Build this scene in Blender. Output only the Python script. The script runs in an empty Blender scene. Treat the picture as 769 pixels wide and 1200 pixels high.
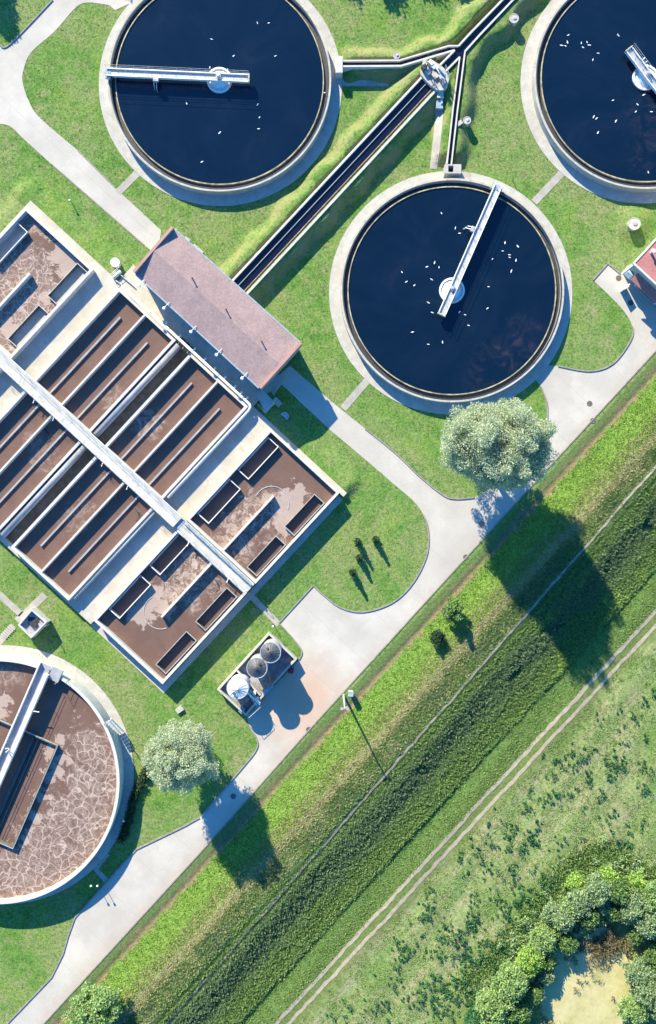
import bpy, bmesh, math, random
import numpy as np
from math import sin, cos, pi, radians, hypot, atan2
random.seed(7); rng = np.random.default_rng(11)
S = bpy.context.scene
# ------------------------------------------------------------------ camera, sky, sun, exposure
H = 112.0                                            # flying height of the camera, metres
cam_d = bpy.data.cameras.new('camera'); cam = bpy.data.objects.new('camera', cam_d)
S.collection.objects.link(cam); S.camera = cam
cam.location = (0, 0, H); cam.rotation_euler = (0, 0, 0)
cam_d.sensor_fit = 'VERTICAL'; cam_d.sensor_height = 24.0; cam_d.lens = 24.0*H/120.0
cam_d.clip_start = 1.0; cam_d.clip_end = 6000.0
SUN_EL = radians(30.5); SD = (0.465, -0.885)          # direction in which shadows fall
w = bpy.data.worlds.new('World'); S.world = w; w.use_nodes = True
nt = w.node_tree; nt.nodes.clear()
sky = nt.nodes.new('ShaderNodeTexSky'); sky.sky_type = 'NISHITA'; sky.sun_disc = False
sky.sun_elevation = SUN_EL; sky.sun_rotation = atan2(-SD[0], -SD[1])
sky.air_density = 1.0; sky.dust_density = 0.3; sky.ozone_density = 2.5
hs = nt.nodes.new('ShaderNodeHueSaturation'); hs.inputs['Saturation'].default_value = 1.25
bg = nt.nodes.new('ShaderNodeBackground'); bg.inputs['Strength'].default_value = 0.125
wo = nt.nodes.new('ShaderNodeOutputWorld')
nt.links.new(sky.outputs[0], hs.inputs['Color']); tn = nt.nodes.new('ShaderNodeMix'); tn.data_type = 'RGBA'; tn.blend_type = 'MULTIPLY'; tn.inputs[0].default_value = 1; tn.inputs[7].default_value = (.40, .90, 1.16, 1)
nt.links.new(hs.outputs[0], tn.inputs[6]); nt.links.new(tn.outputs[2], bg.inputs[0]); nt.links.new(bg.outputs[0], wo.inputs[0])
sl = bpy.data.lights.new('sun', 'SUN'); sl.energy = 5.0; sl.angle = radians(0.5); sl.color = (1.0, 0.885, 0.61)
so = bpy.data.objects.new('sun', sl); S.collection.objects.link(so)
from mathutils import Vector, noise as mnoise
sd3 = Vector((SD[0]*cos(SUN_EL), SD[1]*cos(SUN_EL), -sin(SUN_EL))).normalized()
so.rotation_euler = sd3.to_track_quat('-Z', 'Y').to_euler(); so.location = (-20, 40, 60)
S.view_settings.view_transform = 'Standard'; S.view_settings.look = 'None'
S.view_settings.exposure = 1.17; S.view_settings.gamma = 1.0
S.render.engine = 'CYCLES'
COL = S.collection
# ------------------------------------------------------------------ helpers
def P(px, py, z=0.0):
    k = 0.1*(H-z)/H
    return ((px-384.5)*k, (600-py)*k)
U_ = (.679, -.734); V_ = (.734, .679); ZR = 1.8
def AB(a, b, z=ZR):
    return P(U_[0]*a+V_[0]*b, 415+U_[1]*a+V_[1]*b, z)
def tag(o, label=None, cat=None, group=None, kind=None):
    if label: o['label'] = label
    if cat: o['category'] = cat
    if group: o['group'] = group
    if kind: o['kind'] = kind
    return o
def thing(name, label, cat, loc=(0, 0, 0), rz=0, group=None):
    o = bpy.data.objects.new(name, None); COL.objects.link(o)
    o.location = loc; o.rotation_euler = (0, 0, rz); o.empty_display_size = .3
    return tag(o, label, cat, group)
class MB:
    def __init__(s): s.v = []; s.f = []; s.off = (0, 0, 0)
    def add(s, vs, fs):
        n = len(s.v); s.v += [tuple(p) for p in vs]; s.f += [tuple(i+n for i in f) for f in fs]; return s
    def prism(s, poly, z0, z1, cap0=False):
        n = len(poly)
        area = sum(poly[i][0]*poly[(i+1) % n][1]-poly[(i+1) % n][0]*poly[i][1] for i in range(n))
        if area < 0: poly = poly[::-1]
        vs = [(x, y, z0) for x, y in poly]+[(x, y, z1) for x, y in poly]
        fs = [(i, (i+1) % n, n+(i+1) % n, n+i) for i in range(n)]+[tuple(range(n, 2*n))]
        if cap0: fs.append(tuple(range(n-1, -1, -1)))
        return s.add(vs, fs)
    def sheet(s, poly, z):
        n = len(poly); area = sum(poly[i][0]*poly[(i+1) % n][1]-poly[(i+1) % n][0]*poly[i][1] for i in range(n))
        if area < 0: poly = poly[::-1]
        return s.add([(x, y, z) for x, y in poly], [tuple(range(n))])
    def bar(s, p0, p1, wd, z0, z1, e0=0, e1=0):
        dx, dy = p1[0]-p0[0], p1[1]-p0[1]; L = hypot(dx, dy); dx /= L; dy /= L
        nx, ny = -dy*wd/2, dx*wd/2
        a = (p0[0]-dx*e0, p0[1]-dy*e0); b = (p1[0]+dx*e1, p1[1]+dy*e1)
        return s.prism([(a[0]-nx, a[1]-ny), (b[0]-nx, b[1]-ny), (b[0]+nx, b[1]+ny), (a[0]+nx, a[1]+ny)], z0, z1, True)
    def ring(s, outer, inner, z0, z1):
        n = len(outer)
        vs = [(x, y, z0) for x, y in outer]+[(x, y, z1) for x, y in outer]+[(x, y, z1) for x, y in inner]+[(x, y, z0) for x, y in inner]
        fs = []
        for i in range(n):
            j = (i+1) % n
            for k in range(3): fs.append((k*n+i, k*n+j, (k+1)*n+j, (k+1)*n+i))
        return s.add(vs, fs)
    def annulus(s, c, r0, r1, z0, z1, n=160):
        cs = [(cos(2*pi*i/n), sin(2*pi*i/n)) for i in range(n)]
        return s.ring([(c[0]+r1*x, c[1]+r1*y) for x, y in cs], [(c[0]+r0*x, c[1]+r0*y) for x, y in cs], z0, z1)
    def cone(s, c, r0, r1, z0, z1, n=32, cap=True):
        vs = [(c[0]+r0*cos(2*pi*i/n), c[1]+r0*sin(2*pi*i/n), z0) for i in range(n)]+[(c[0]+r1*cos(2*pi*i/n), c[1]+r1*sin(2*pi*i/n), z1) for i in range(n)]
        fs = [(i, (i+1) % n, n+(i+1) % n, n+i) for i in range(n)]
        if cap: fs.append(tuple(range(n, 2*n)))
        return s.add(vs, fs)
    def tube(s, pts, r, n=8, caps=True):
        pts = [Vector(p) for p in pts]; vs = []; m = len(pts)
        for i, p in enumerate(pts):
            d = (pts[min(i+1, m-1)]-pts[max(i-1, 0)]).normalized()
            up = Vector((0, 0, 1)) if abs(d.z) < .9 else Vector((1, 0, 0))
            a = d.cross(up).normalized(); b = a.cross(d)
            rr = r[i] if isinstance(r, (list, tuple)) else r
            for k in range(n):
                t = 2*pi*k/n; vs.append(p+a*cos(t)*rr+b*sin(t)*rr)
        fs = [(i*n+k, (i+1)*n+k, (i+1)*n+(k+1) % n, i*n+(k+1) % n) for i in range(m-1) for k in range(n)]
        if caps: fs += [tuple(range(n)), tuple(range(m*n-1, (m-1)*n-1, -1))]
        return s.add(vs, fs)
    def build(s, name, mat, parent=None, smooth=False):
        me = bpy.data.meshes.new(name); me.from_pydata(s.v, [], s.f); me.materials.append(mat)
        if smooth: me.polygons.foreach_set('use_smooth', [True]*len(me.polygons))
        me.validate(); me.update()
        bm = bmesh.new(); bm.from_mesh(me); bmesh.ops.recalc_face_normals(bm, faces=bm.faces) if len(s.f) < 4000 and len(s.f) > 1 else None; bm.to_mesh(me); bm.free()
        o = bpy.data.objects.new(name, me); COL.objects.link(o)
        if parent:
            o.parent = parent
            if parent.location.length: o.location = (-parent.location.x, -parent.location.y, -parent.location.z)
        return o
def inherit(o): o.location = (0, 0, 0); return o     # a sub-part built in world coordinates under a part already shifted
def sub(o_parent, mb, name, mat, smooth=False):
    o = mb.build(name, mat, None, smooth); o.parent = o_parent; o.location = (0, 0, 0); return o
def quads(name, V, mat, parent=None, nper=4, loc=None):
    """V: (N,nper,3) loose faces"""
    N = V.shape[0]; me = bpy.data.meshes.new(name)
    me.vertices.add(N*nper); me.vertices.foreach_set('co', V.reshape(-1).astype(np.float32))
    me.loops.add(N*nper); me.loops.foreach_set('vertex_index', np.arange(N*nper, dtype=np.int32))
    me.polygons.add(N); me.polygons.foreach_set('loop_start', np.arange(0, N*nper, nper, dtype=np.int32))
    me.update(calc_edges=True); me.materials.append(mat)
    o = bpy.data.objects.new(name, me); COL.objects.link(o)
    if parent: o.parent = parent
    return o
def cr(pts, n=6):
    out = []; m = len(pts)
    for i in range(m-1):
        p0 = pts[max(i-1, 0)]; p1 = pts[i]; p2 = pts[i+1]; p3 = pts[min(i+2, m-1)]
        for k in range(n):
            t = k/n
            out.append(tuple(.5*((2*p1[j])+(-p0[j]+p2[j])*t+(2*p0[j]-5*p1[j]+4*p2[j]-p3[j])*t*t+(-p0[j]+3*p1[j]-3*p2[j]+p3[j])*t**3) for j in range(2)))
    out.append(tuple(pts[-1])); return out
def PP(pts, z=0): return [P(x, y, z) for x, y in pts]
def rect_ab(a0, a1, b0, b1): return [AB(a0, b0), AB(a1, b0), AB(a1, b1), AB(a0, b1)]
# ------------------------------------------------------------------ materials
class NT:
    def __init__(s, name):
        s.m = bpy.data.materials.new(name); s.m.use_nodes = True; s.t = s.m.node_tree; s.n = s.t.nodes
        s.b = s.n['Principled BSDF']; s.pos = s.n.new('ShaderNodeNewGeometry').outputs['Position']
    def link(s, a, b): s.t.links.new(a, b)
    def sock(s, v, inp):
        if hasattr(v, 'is_output'): s.link(v, inp)
        else: inp.default_value = v
    def noise(s, scale, detail=4, rough=.55, vec=None, dist=0):
        n = s.n.new('ShaderNodeTexNoise'); n.inputs['Scale'].default_value = scale; n.inputs['Detail'].default_value = detail
        n.inputs['Roughness'].default_value = rough; n.inputs['Distortion'].default_value = dist
        s.link(vec or s.pos, n.inputs['Vector']); return n.outputs['Fac']
    def noisec(s, scale, detail=2):
        n = s.n.new('ShaderNodeTexNoise'); n.inputs['Scale'].default_value = scale; n.inputs['Detail'].default_value = detail
        s.link(s.pos, n.inputs['Vector']); return n.outputs['Color']
    def vor(s, scale, feature='DISTANCE_TO_EDGE', vec=None, out='Distance'):
        n = s.n.new('ShaderNodeTexVoronoi'); n.feature = feature; n.inputs['Scale'].default_value = scale
        s.link(vec or s.pos, n.inputs['Vector']); return n.outputs[out]
    def ramp(s, v, lo, hi, smooth=True, a=0., b=1.):
        n = s.n.new('ShaderNodeMapRange'); n.interpolation_type = 'SMOOTHSTEP' if smooth else 'LINEAR'
        s.link(v, n.inputs['Value']); n.inputs['From Min'].default_value = lo; n.inputs['From Max'].default_value = hi
        n.inputs['To Min'].default_value = a; n.inputs['To Max'].default_value = b; return n.outputs[0]
    def math(s, op, a, b=0.):
        n = s.n.new('ShaderNodeMath'); n.operation = op; s.sock(a, n.inputs[0]); s.sock(b, n.inputs[1]); return n.outputs[0]
    def vmath(s, op, a, b):
        n = s.n.new('ShaderNodeVectorMath'); n.operation = op; s.sock(a, n.inputs[0]); s.sock(b, n.inputs[1])
        return n.outputs['Value'] if op in ('DISTANCE', 'DOT_PRODUCT') else n.outputs['Vector']
    def mix(s, f, a, b, mode='MIX'):
        n = s.n.new('ShaderNodeMix'); n.data_type = 'RGBA'; n.blend_type = mode
        s.sock(f, n.inputs[0])
        for v, i in ((a, 6), (b, 7)):
            if hasattr(v, 'is_output'): s.link(v, n.inputs[i])
            else: n.inputs[i].default_value = (*v[:3], 1)
        return n.outputs[2]
    def cramp(s, v, stops):
        n = s.n.new('ShaderNodeValToRGB'); e = n.color_ramp.elements
        while len(e) < len(stops): e.new(.5)
        for el, (p, c) in zip(e, stops): el.position = p; el.color = (*c, 1)
        s.link(v, n.inputs[0]); return n.outputs[0]
    def bump(s, h, strength=.3, dist=.05):
        n = s.n.new('ShaderNodeBump'); n.inputs['Strength'].default_value = strength; n.inputs['Distance'].default_value = dist
        s.link(h, n.inputs['Height']); s.link(n.outputs[0], s.b.inputs['Normal']); return n
    def out(s, col, rough=.8, spec=.3, metal=0.):
        s.sock(col if hasattr(col, 'is_output') else (*col, 1), s.b.inputs['Base Color']); s.sock(rough, s.b.inputs['Roughness'])
        s.b.inputs['Specular IOR Level'].default_value = spec; s.b.inputs['Metallic'].default_value = metal; return s.m
def concrete(name, c, dark=.72, scale=.5, rough=.85, streak=None):
    t = NT(name)
    n1 = t.noise(scale, 6, .62); n2 = t.noise(scale*9, 4, .7); n3 = t.noise(scale*.25, 3)
    base = t.mix(t.ramp(n1, .35, .7), tuple(x*dark for x in c), c)
    base = t.mix(t.ramp(n2, .52, .75, b=.35), base, tuple(min(1, x*1.18) for x in c))
    base = t.mix(t.ramp(n3, .45, .7, b=.35), base, (c[0]*.8, c[1]*.74, c[2]*.66))
    if streak: base = t.mix(t.ramp(t.noise(streak[1], 5, .7, dist=.6), .56, .66, b=.75), base, streak[0])
    t.bump(n2, .25, .02)
    return t.out(base, rough, .25)
def plain(name, c, rough=.6, metal=0., var=.2, scale=3., spec=.4):
    t = NT(name); n = t.noise(scale, 4, .6)
    base = t.mix(t.ramp(n, .3, .7), tuple(x*(1-var) for x in c), tuple(min(1, x*(1+var*.6)) for x in c))
    return t.out(base, rough, spec, metal)
M = {}
M['wall'] = concrete('tank_concrete', (.50, .48, .445), .75, 1.2, streak=((.26, .26, .22), 1.4))
M['rimwhite'] = concrete('rim_concrete', (.60, .58, .545), .82, 1.5)
M['innerwall'] = concrete('wet_concrete', (.17, .17, .16), .6, 1.0)
M['platform'] = concrete('platform_concrete', (.53, .495, .44), .78, .6, streak=((.36, .34, .30), .9))
M['walk'] = concrete('walkway_concrete', (.49, .475, .45), .8, 1.1, streak=((.33, .32, .28), .7))
M['path'] = concrete('path_slabs', (.42, .40, .37), .75, 1.0)
M['baffle'] = concrete('baffle_concrete', (.38, .39, .41), .75, 1.5)
M['deck'] = concrete('bridge_deck', (.58, .56, .52), .78, .9, streak=((.28, .33, .38), 1.1))
M['duct'] = concrete('duct_metal', (.40, .41, .44), .7, .8, rough=.5)
M['frame'] = plain('dark_frame', (.10, .10, .10), .6)
M['steel'] = plain('galvanised_steel', (.5, .51, .52), .45, .3)
M['white'] = plain('white_paint', (.74, .74, .74), .45, var=.1)
M['dark'] = plain('dark_metal', (.05, .05, .055), .5)
M['bluebox'] = plain('blue_grey_panel', (.28, .36, .42), .5)
M['kerb'] = concrete('kerb_stone', (.30, .29, .28), .7, 2.)
M['rust'] = plain('rusty_metal', (.30, .15, .09), .8, var=.4)
M['pinkwall'] = concrete('pink_render', (.46, .27, .24), .85, .8)
M['bldwall'] = concrete('building_render', (.45, .45, .44), .85, .8)
M['glass'] = plain('window_glass', (.05, .08, .10), .1, spec=.6)
M['soil'] = concrete('manhole_concrete', (.48, .46, .44), .75, 2.)
# road: pale concrete with slab joints, patches and a rusty wash near the silos
t = NT('road_concrete')
n1 = t.noise(.22, 6, .6); n2 = t.noise(5, 4, .75); n3 = t.noise(.9, 4, .6)
base = t.mix(t.ramp(n1, .35, .68), (.42, .395, .36), (.51, .48, .44))
base = t.mix(t.ramp(n3, .55, .75, b=.4), base, (.43, .38, .33))
base = t.mix(t.ramp(n2, .45, .8, b=.3), base, (.60, .57, .53))
sp = P(352, 822); dd = t.vmath('DISTANCE', t.pos, (sp[0], sp[1], 0))
dd = t.math('ADD', dd, t.math('MULTIPLY', n3, 5.0))
base = t.mix(t.ramp(dd, 10.5, 2.5, b=.75), base, (.50, .30, .20))
ex = t.vmath('DOT_PRODUCT', t.pos, (.737, -.676, 0)); e0 = P(281, 950); ec = e0[0]*.737-e0[1]*.676
ed = t.math('SUBTRACT', ec-.35, ex)
edn = t.math('ADD', ed, t.math('MULTIPLY', n3, 2.6))
base = t.mix(t.ramp(edn, 2.6, 1.0, b=.5), base, (.44, .33, .25))
uu = t.vmath('DOT_PRODUCT', t.pos, (.676, .737, 0))
fr = t.math('FRACT', t.math('MULTIPLY', uu, .2)); joint = t.ramp(t.math('ABSOLUTE', t.math('SUBTRACT', fr, .5)), .485, .5)
base = t.mix(t.math('MULTIPLY', joint, .22), base, (.24, .22, .2))
fr2 = t.math('FRACT', t.math('MULTIPLY', ex, .25)); j2 = t.ramp(t.math('ABSOLUTE', t.math('SUBTRACT', fr2, .5)), .488, .5)
base = t.mix(t.math('MULTIPLY', j2, .15), base, (.26, .24, .22))
crk = t.ramp(t.vor(.22, vec=t.vmath('ADD', t.pos, t.noisec(.8, 4))), .012, .0); base = t.mix(t.math('MULTIPLY', crk, .12), base, (.22, .20, .18))
base = t.mix(t.ramp(t.noise(.6, 7, .75, dist=.8), .60, .74, b=.4), base, (.30, .28, .26))
base = t.mix(t.ramp(t.noise(.09, 3), .45, .6, b=.35), base, (.36, .335, .31))
t.bump(n2, .2, .015); M['road'] = t.out(base, .85, .2)
# roofs
def roofmat(name, c1, c2):
    t = NT(name); n1 = t.noise(.5, 5, .65); n2 = t.noise(6.0, 3, .8); n3 = t.noise(14, 2)
    b = t.mix(t.ramp(n1, .3, .7), c1, c2); b = t.mix(t.ramp(t.noise(3.2, 6, .8), .48, .62, b=.35), b, tuple(x*1.3 for x in c2)); b = t.mix(t.ramp(n2, .5, .66, b=.6), b, tuple(x*.68 for x in c1))
    b = t.mix(t.ramp(n3, .6, .75, b=.5), b, tuple(min(1, x*1.5) for x in c2)); t.bump(n3, .5, .03); return t.out(b, .9, .15)
M['roof'] = roofmat('bitumen_pink_roof', (.265, .195, .20), (.35, .255, .25))
M['redroof'] = roofmat('red_roof', (.36, .15, .15), (.44, .19, .18))
# sewage water with foam
def brown_water(name, spots, crackle=1.0, flat=(), solid=.5, lace=0.):
    t = NT(name)
    wv = t.vmath('ADD', t.pos, t.vmath('SCALE', t.noisec(.35, 3), (0, 0, 0)))
    sc = t.n.new('ShaderNodeVectorMath'); sc.operation = 'SCALE'; t.link(t.noisec(.5, 3), sc.inputs[0]); sc.inputs['Scale'].default_value = 2.2
    wv = t.vmath('ADD', t.pos, sc.outputs[0])
    n1 = t.noise(.5, 5, .65, vec=wv); n2 = t.noise(2.5, 4, .7, vec=wv)
    base = t.mix(t.ramp(n1, .3, .75), (.138, .084, .066), (.172, .106, .084))
    mask = None
    def spotmask(sp):
        m = None
        for (px, py, r, s_) in sp:
            x, y = P(px, py, 1); d = t.vmath('DISTANCE', t.pos, (x, y, 1.0))
            d = t.math('ADD', d, t.math('MULTIPLY', t.math('SUBTRACT', t.noise(.9, 8, .72, vec=wv), .5), r*3.0))
            v = t.ramp(d, r, r*.55, b=s_); m = v if m is None else t.math('MAXIMUM', m, v)
        return m
    if spots:
        mask = spotmask(spots)
        e1 = t.ramp(t.vor(.72*crackle, vec=wv), .085, .0); e2 = t.ramp(t.vor(2.0*crackle, vec=wv), .085, .0, b=.55)
        cell = t.math('MAXIMUM', e1, e2); film = t.ramp(n2, .46, .80, b=solid); cell = t.math('MAXIMUM', cell, film)
        if lace:
            lc = t.ramp(t.noise(1.5, 9, .78, vec=wv, dist=.8), .46, .60); lc2 = t.ramp(t.noise(.55, 6, .6, vec=wv, dist=2.), .48, .62, b=.7)
            lc = t.math('MAXIMUM', lc, lc2); cell = t.math('ADD', t.math('MULTIPLY', lc, lace), t.math('MULTIPLY', cell, 1-lace))
        base = t.mix(t.math('MULTIPLY', mask, cell), base, t.mix(n2, (.40, .31, .27), (.58, .48, .42)))
    if flat:
        fm = spotmask(flat); base = t.mix(t.math('MULTIPLY', t.ramp(fm, .35, .5), .8), base, t.mix(n2, (.36, .275, .24), (.47, .38, .33)))
    t.bump(n2, .12, .03)
    return t.out(base, .35, .35)
t = NT('clarifier_water')
n1 = t.noise(.12, 5, .6, dist=1.5); n2 = t.noise(1.2, 4, .7, dist=2.0); n3 = t.noise(3, 3)
b = t.mix(t.ramp(n1, .3, .7), (.002, .009, .024), (.004, .012, .030))
b = t.mix(t.ramp(n1, .56, .78, b=.2), b, (.03, .026, .035))
m_ = None
for (px, py, r) in ((590, 440, 5.5), (610, 400, 4.0), (768, 150, 5.0), (755, 185, 3.5)):
    x, y = P(px, py); d = t.vmath('DISTANCE', t.pos, (x, y, .4)); v = t.ramp(t.math('ADD', d, t.math('MULTIPLY', n2, 4.)), r+2, r-1.2); m_ = v if m_ is None else t.math('MAXIMUM', m_, v)
n4 = t.noise(.35, 6, .65, dist=2.5)
b = t.mix(t.math('MULTIPLY', m_, t.ramp(n4, .42, .85, b=.5)), b, (.075, .06, .075))
t.bump(n3, .03, .02); M['water'] = t.out(b, .12, .5)
t = NT('channel_water'); M['chwater'] = t.out(t.mix(t.noise(.6), (.003, .006, .02), (.008, .011, .025)), .15, .5)
# ground
L0 = P(281, 950); NV = (.737, -.676)                  # world normal of the river bank bands
T0 = L0[0]*NV[0]+L0[1]*NV[1]
t = NT('grass_ground')
tt = t.math('SUBTRACT', t.vmath('DOT_PRODUCT', t.pos, (NV[0], NV[1], 0)), T0)
along = t.vmath('DOT_PRODUCT', t.pos, (.676, .737, 0))
wob = t.noise(.25, 4, .6); fine = t.noise(3.2, 6, .75); mid = t.noise(.7, 5, .65); big = t.noise(.11, 4, .6); vf = t.noise(9, 3, .8)
cmb = t.n.new('ShaderNodeCombineXYZ'); t.link(t.math('MULTIPLY', along, .16), cmb.inputs[0]); t.link(t.math('MULTIPLY', tt, 1.6), cmb.inputs[1])
strk = t.noise(1.0, 5, .7, vec=cmb.outputs[0])
tw = t.math('ADD', tt, t.math('MULTIPLY', t.math('SUBTRACT', mid, .5), 2.8))
tw = t.math('ADD', tw, t.math('MULTIPLY', t.math('SUBTRACT', fine, .5), 1.6))
tw = t.math('ADD', tw, t.math('MULTIPLY', t.math('SUBTRACT', strk, .5), 2.0))
lawn = t.mix(t.ramp(mid, .3, .7), (.100, .220, .045), (.180, .300, .075))
lawn = t.mix(t.ramp(big, .44, .60, b=.7), lawn, (.25, .29, .12))
lawn = t.mix(t.ramp(t.noise(.33, 5, .7), .56, .68, b=.75), lawn, (.080, .195, .036))
lawn = t.mix(t.ramp(t.noise(.5, 6, .75, dist=.5), .55, .70, b=.6), lawn, (.31, .27, .14))
lawn = t.mix(t.ramp(t.noise(.8, 7, .78, dist=.8), .50, .66, b=.75), lawn, (.33, .30, .17))
lawn = t.mix(t.ramp(t.noise(1.2, 6, .75, dist=.4), .55, .66, b=.7), lawn, (.055, .17, .034))
lawn = t.mix(t.ramp(t.noise(.2, 3, .6), .52, .66, b=.6), lawn, (.19, .30, .06))
st = 1/30.
def g(x): return min(1, max(0, (x+2)*st))
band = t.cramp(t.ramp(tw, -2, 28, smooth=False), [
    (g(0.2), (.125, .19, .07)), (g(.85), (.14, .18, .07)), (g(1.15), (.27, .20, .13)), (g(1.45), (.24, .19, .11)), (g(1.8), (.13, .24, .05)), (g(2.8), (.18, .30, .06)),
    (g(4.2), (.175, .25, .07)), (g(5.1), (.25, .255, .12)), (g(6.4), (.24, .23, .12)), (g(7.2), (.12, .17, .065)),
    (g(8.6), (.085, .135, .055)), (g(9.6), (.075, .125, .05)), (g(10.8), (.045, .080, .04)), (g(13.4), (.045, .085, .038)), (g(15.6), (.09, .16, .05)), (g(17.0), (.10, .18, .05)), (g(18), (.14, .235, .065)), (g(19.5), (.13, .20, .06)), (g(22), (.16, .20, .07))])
meadow = t.mix(t.ramp(mid, .35, .65), (.18, .27, .09), (.27, .34, .13))
meadow = t.mix(t.ramp(t.noise(.28, 5, .7), .48, .64, b=.85), meadow, (.37, .31, .20))
meadow = t.mix(t.ramp(strk, .46, .62, b=.75), meadow, (.38, .33, .21))
meadow = t.mix(t.ramp(t.noise(.14, 4, .6), .50, .66, b=.8), meadow, (.13, .25, .050))
meadow = t.mix(t.ramp(t.noise(2.6, 5, .75), .50, .68, b=.45), meadow, (.30, .30, .17))
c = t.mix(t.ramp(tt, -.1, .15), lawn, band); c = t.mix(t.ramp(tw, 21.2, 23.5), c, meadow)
c = t.mix(t.ramp(fine, .42, .60, b=.75), c, t.mix(1., c, (.50, .60, .50), 'MULTIPLY'))
c = t.mix(t.ramp(t.noise(1.3, 6, .8), .55, .66, b=.45), c, t.mix(1., c, (.62, .80, .60), 'MULTIPLY'))
c = t.mix(t.ramp(t.noise(5.5, 5, .8), .54, .66, b=.5), c, t.mix(1., c, (1.75, 1.45, 1.7), 'MULTIPLY'))
c = t.mix(t.ramp(vf, .50, .75, b=.55), c, t.mix(1., c, (1.55, 1.45, 1.5), 'MULTIPLY'))
gm_ = t.n.new('ShaderNodeNewGeometry'); sx = t.n.new('ShaderNodeSeparateXYZ'); t.link(gm_.outputs['Normal'], sx.inputs[0])
slope = t.math('MULTIPLY', t.ramp(sx.outputs[2], .975, .90), t.ramp(tt, 0., -.5))
c = t.mix(t.math('MULTIPLY', slope, t.ramp(mid, .35, .65, a=.05, b=.85)), c, (.25, .225, .11))
t.bump(t.math('ADD', fine, t.math('MULTIPLY', vf, .6)), .7, .12)
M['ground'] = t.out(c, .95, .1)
def leafmat(name, c1, c2, c3=None, trans=.25, rough=.6):
    t = NT(name); gm = t.n.new('ShaderNodeNewGeometry'); r = gm.outputs['Random Per Island']
    col = t.cramp(r, [(0, c1), (.55, c2), (1, c3 or tuple(x*1.25 for x in c2))])
    t.link(col, t.b.inputs['Base Color']); t.b.inputs['Roughness'].default_value = rough; t.b.inputs['Specular IOR Level'].default_value = .25
    tr = t.n.new('ShaderNodeBsdfTranslucent'); t.link(col, tr.inputs[0]); mx = t.n.new('ShaderNodeMixShader'); mx.inputs[0].default_value = trans
    o = t.n['Material Output']; t.link(t.b.outputs[0], mx.inputs[1]); t.link(tr.outputs[0], mx.inputs[2]); t.link(mx.outputs[0], o.inputs[0]); return t.m
M['silver'] = leafmat('silver_leaves', (.33, .40, .24), (.50, .57, .39), (.68, .73, .57), trans=.45, rough=.8)
M['green'] = leafmat('green_leaves', (.08, .16, .05), (.15, .26, .08), (.25, .38, .14), trans=.3)
M['pale'] = leafmat('pale_green_leaves', (.20, .32, .10), (.31, .45, .17), (.44, .57, .26), trans=.35)
M['grey'] = leafmat('grey_green_leaves', (.17, .27, .12), (.29, .40, .20), (.43, .53, .32), trans=.35)
M['dkgreen'] = leafmat('dark_leaves', (.025, .06, .035), (.045, .09, .04), (.08, .14, .06))
M['reed'] = leafmat('reed_leaves', (.08, .16, .08), (.16, .26, .12), (.32, .42, .21), trans=.35)
M['herb'] = leafmat('herb_leaves', (.10, .20, .055), (.18, .30, .085), (.32, .44, .17), trans=.35)
M['yreed'] = leafmat('dry_grass', (.26, .32, .12), (.41, .41, .20), (.58, .53, .31), trans=.35)
M['lime'] = leafmat('fresh_grass', (.20, .36, .06), (.31, .48, .10), (.46, .60, .19), trans=.35)
M['weed'] = leafmat('weed_leaves', (.035, .13, .06), (.065, .19, .075), (.12, .26, .11), trans=.3)
M['lawnb'] = leafmat('lawn_blades', (.12, .24, .05), (.22, .34, .09), (.38, .45, .19), trans=.35)
M['bark'] = plain('bark', (.16, .12, .09), .9)
M['drybrush'] = leafmat('dry_twigs', (.12, .11, .06), (.20, .18, .10), (.30, .27, .16))
# ------------------------------------------------------------------ terrain
def sstep(x): x = np.clip(x, 0, 1); return x*x*(3-2*x)
def segd(X, Y, pts):
    d = np.full(X.shape, 1e9)
    for (x0, y0), (x1, y1) in zip(pts[:-1], pts[1:]):
        dx, dy = x1-x0, y1-y0; q = np.clip(((X-x0)*dx+(Y-y0)*dy)/(dx*dx+dy*dy), 0, 1)
        d = np.minimum(d, np.hypot(X-x0-q*dx, Y-y0-q*dy))
    return d
CL_T = [(257, 93), (530, 340), (757, 90)]; RC = 13.2
CH_MAIN = PP([(280, 336), (501.5, 98), (530, 68), (594, 0), (690, -104)])
CH_W = PP([(402, 76), (469, 76), (527, 58), (535, 62)]); CH_S = PP([(541, 64), (526.5, 193)])
LEV_T = [-1, .9, 1.15, 1.5, 2.0, 5.8, 8.6, 9.0, 9.6, 10.6, 13.4, 15.0, 16.6, 17.0, 17.3, 24, 60, 200]
LEV_Z = [0, 0, -.12, -.08, .12, 1.2, 1.45, 1.45, 1.38, 1.15, .05, -.25, -.40, -.62, -.58, -.45, -.2, 0]
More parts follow.
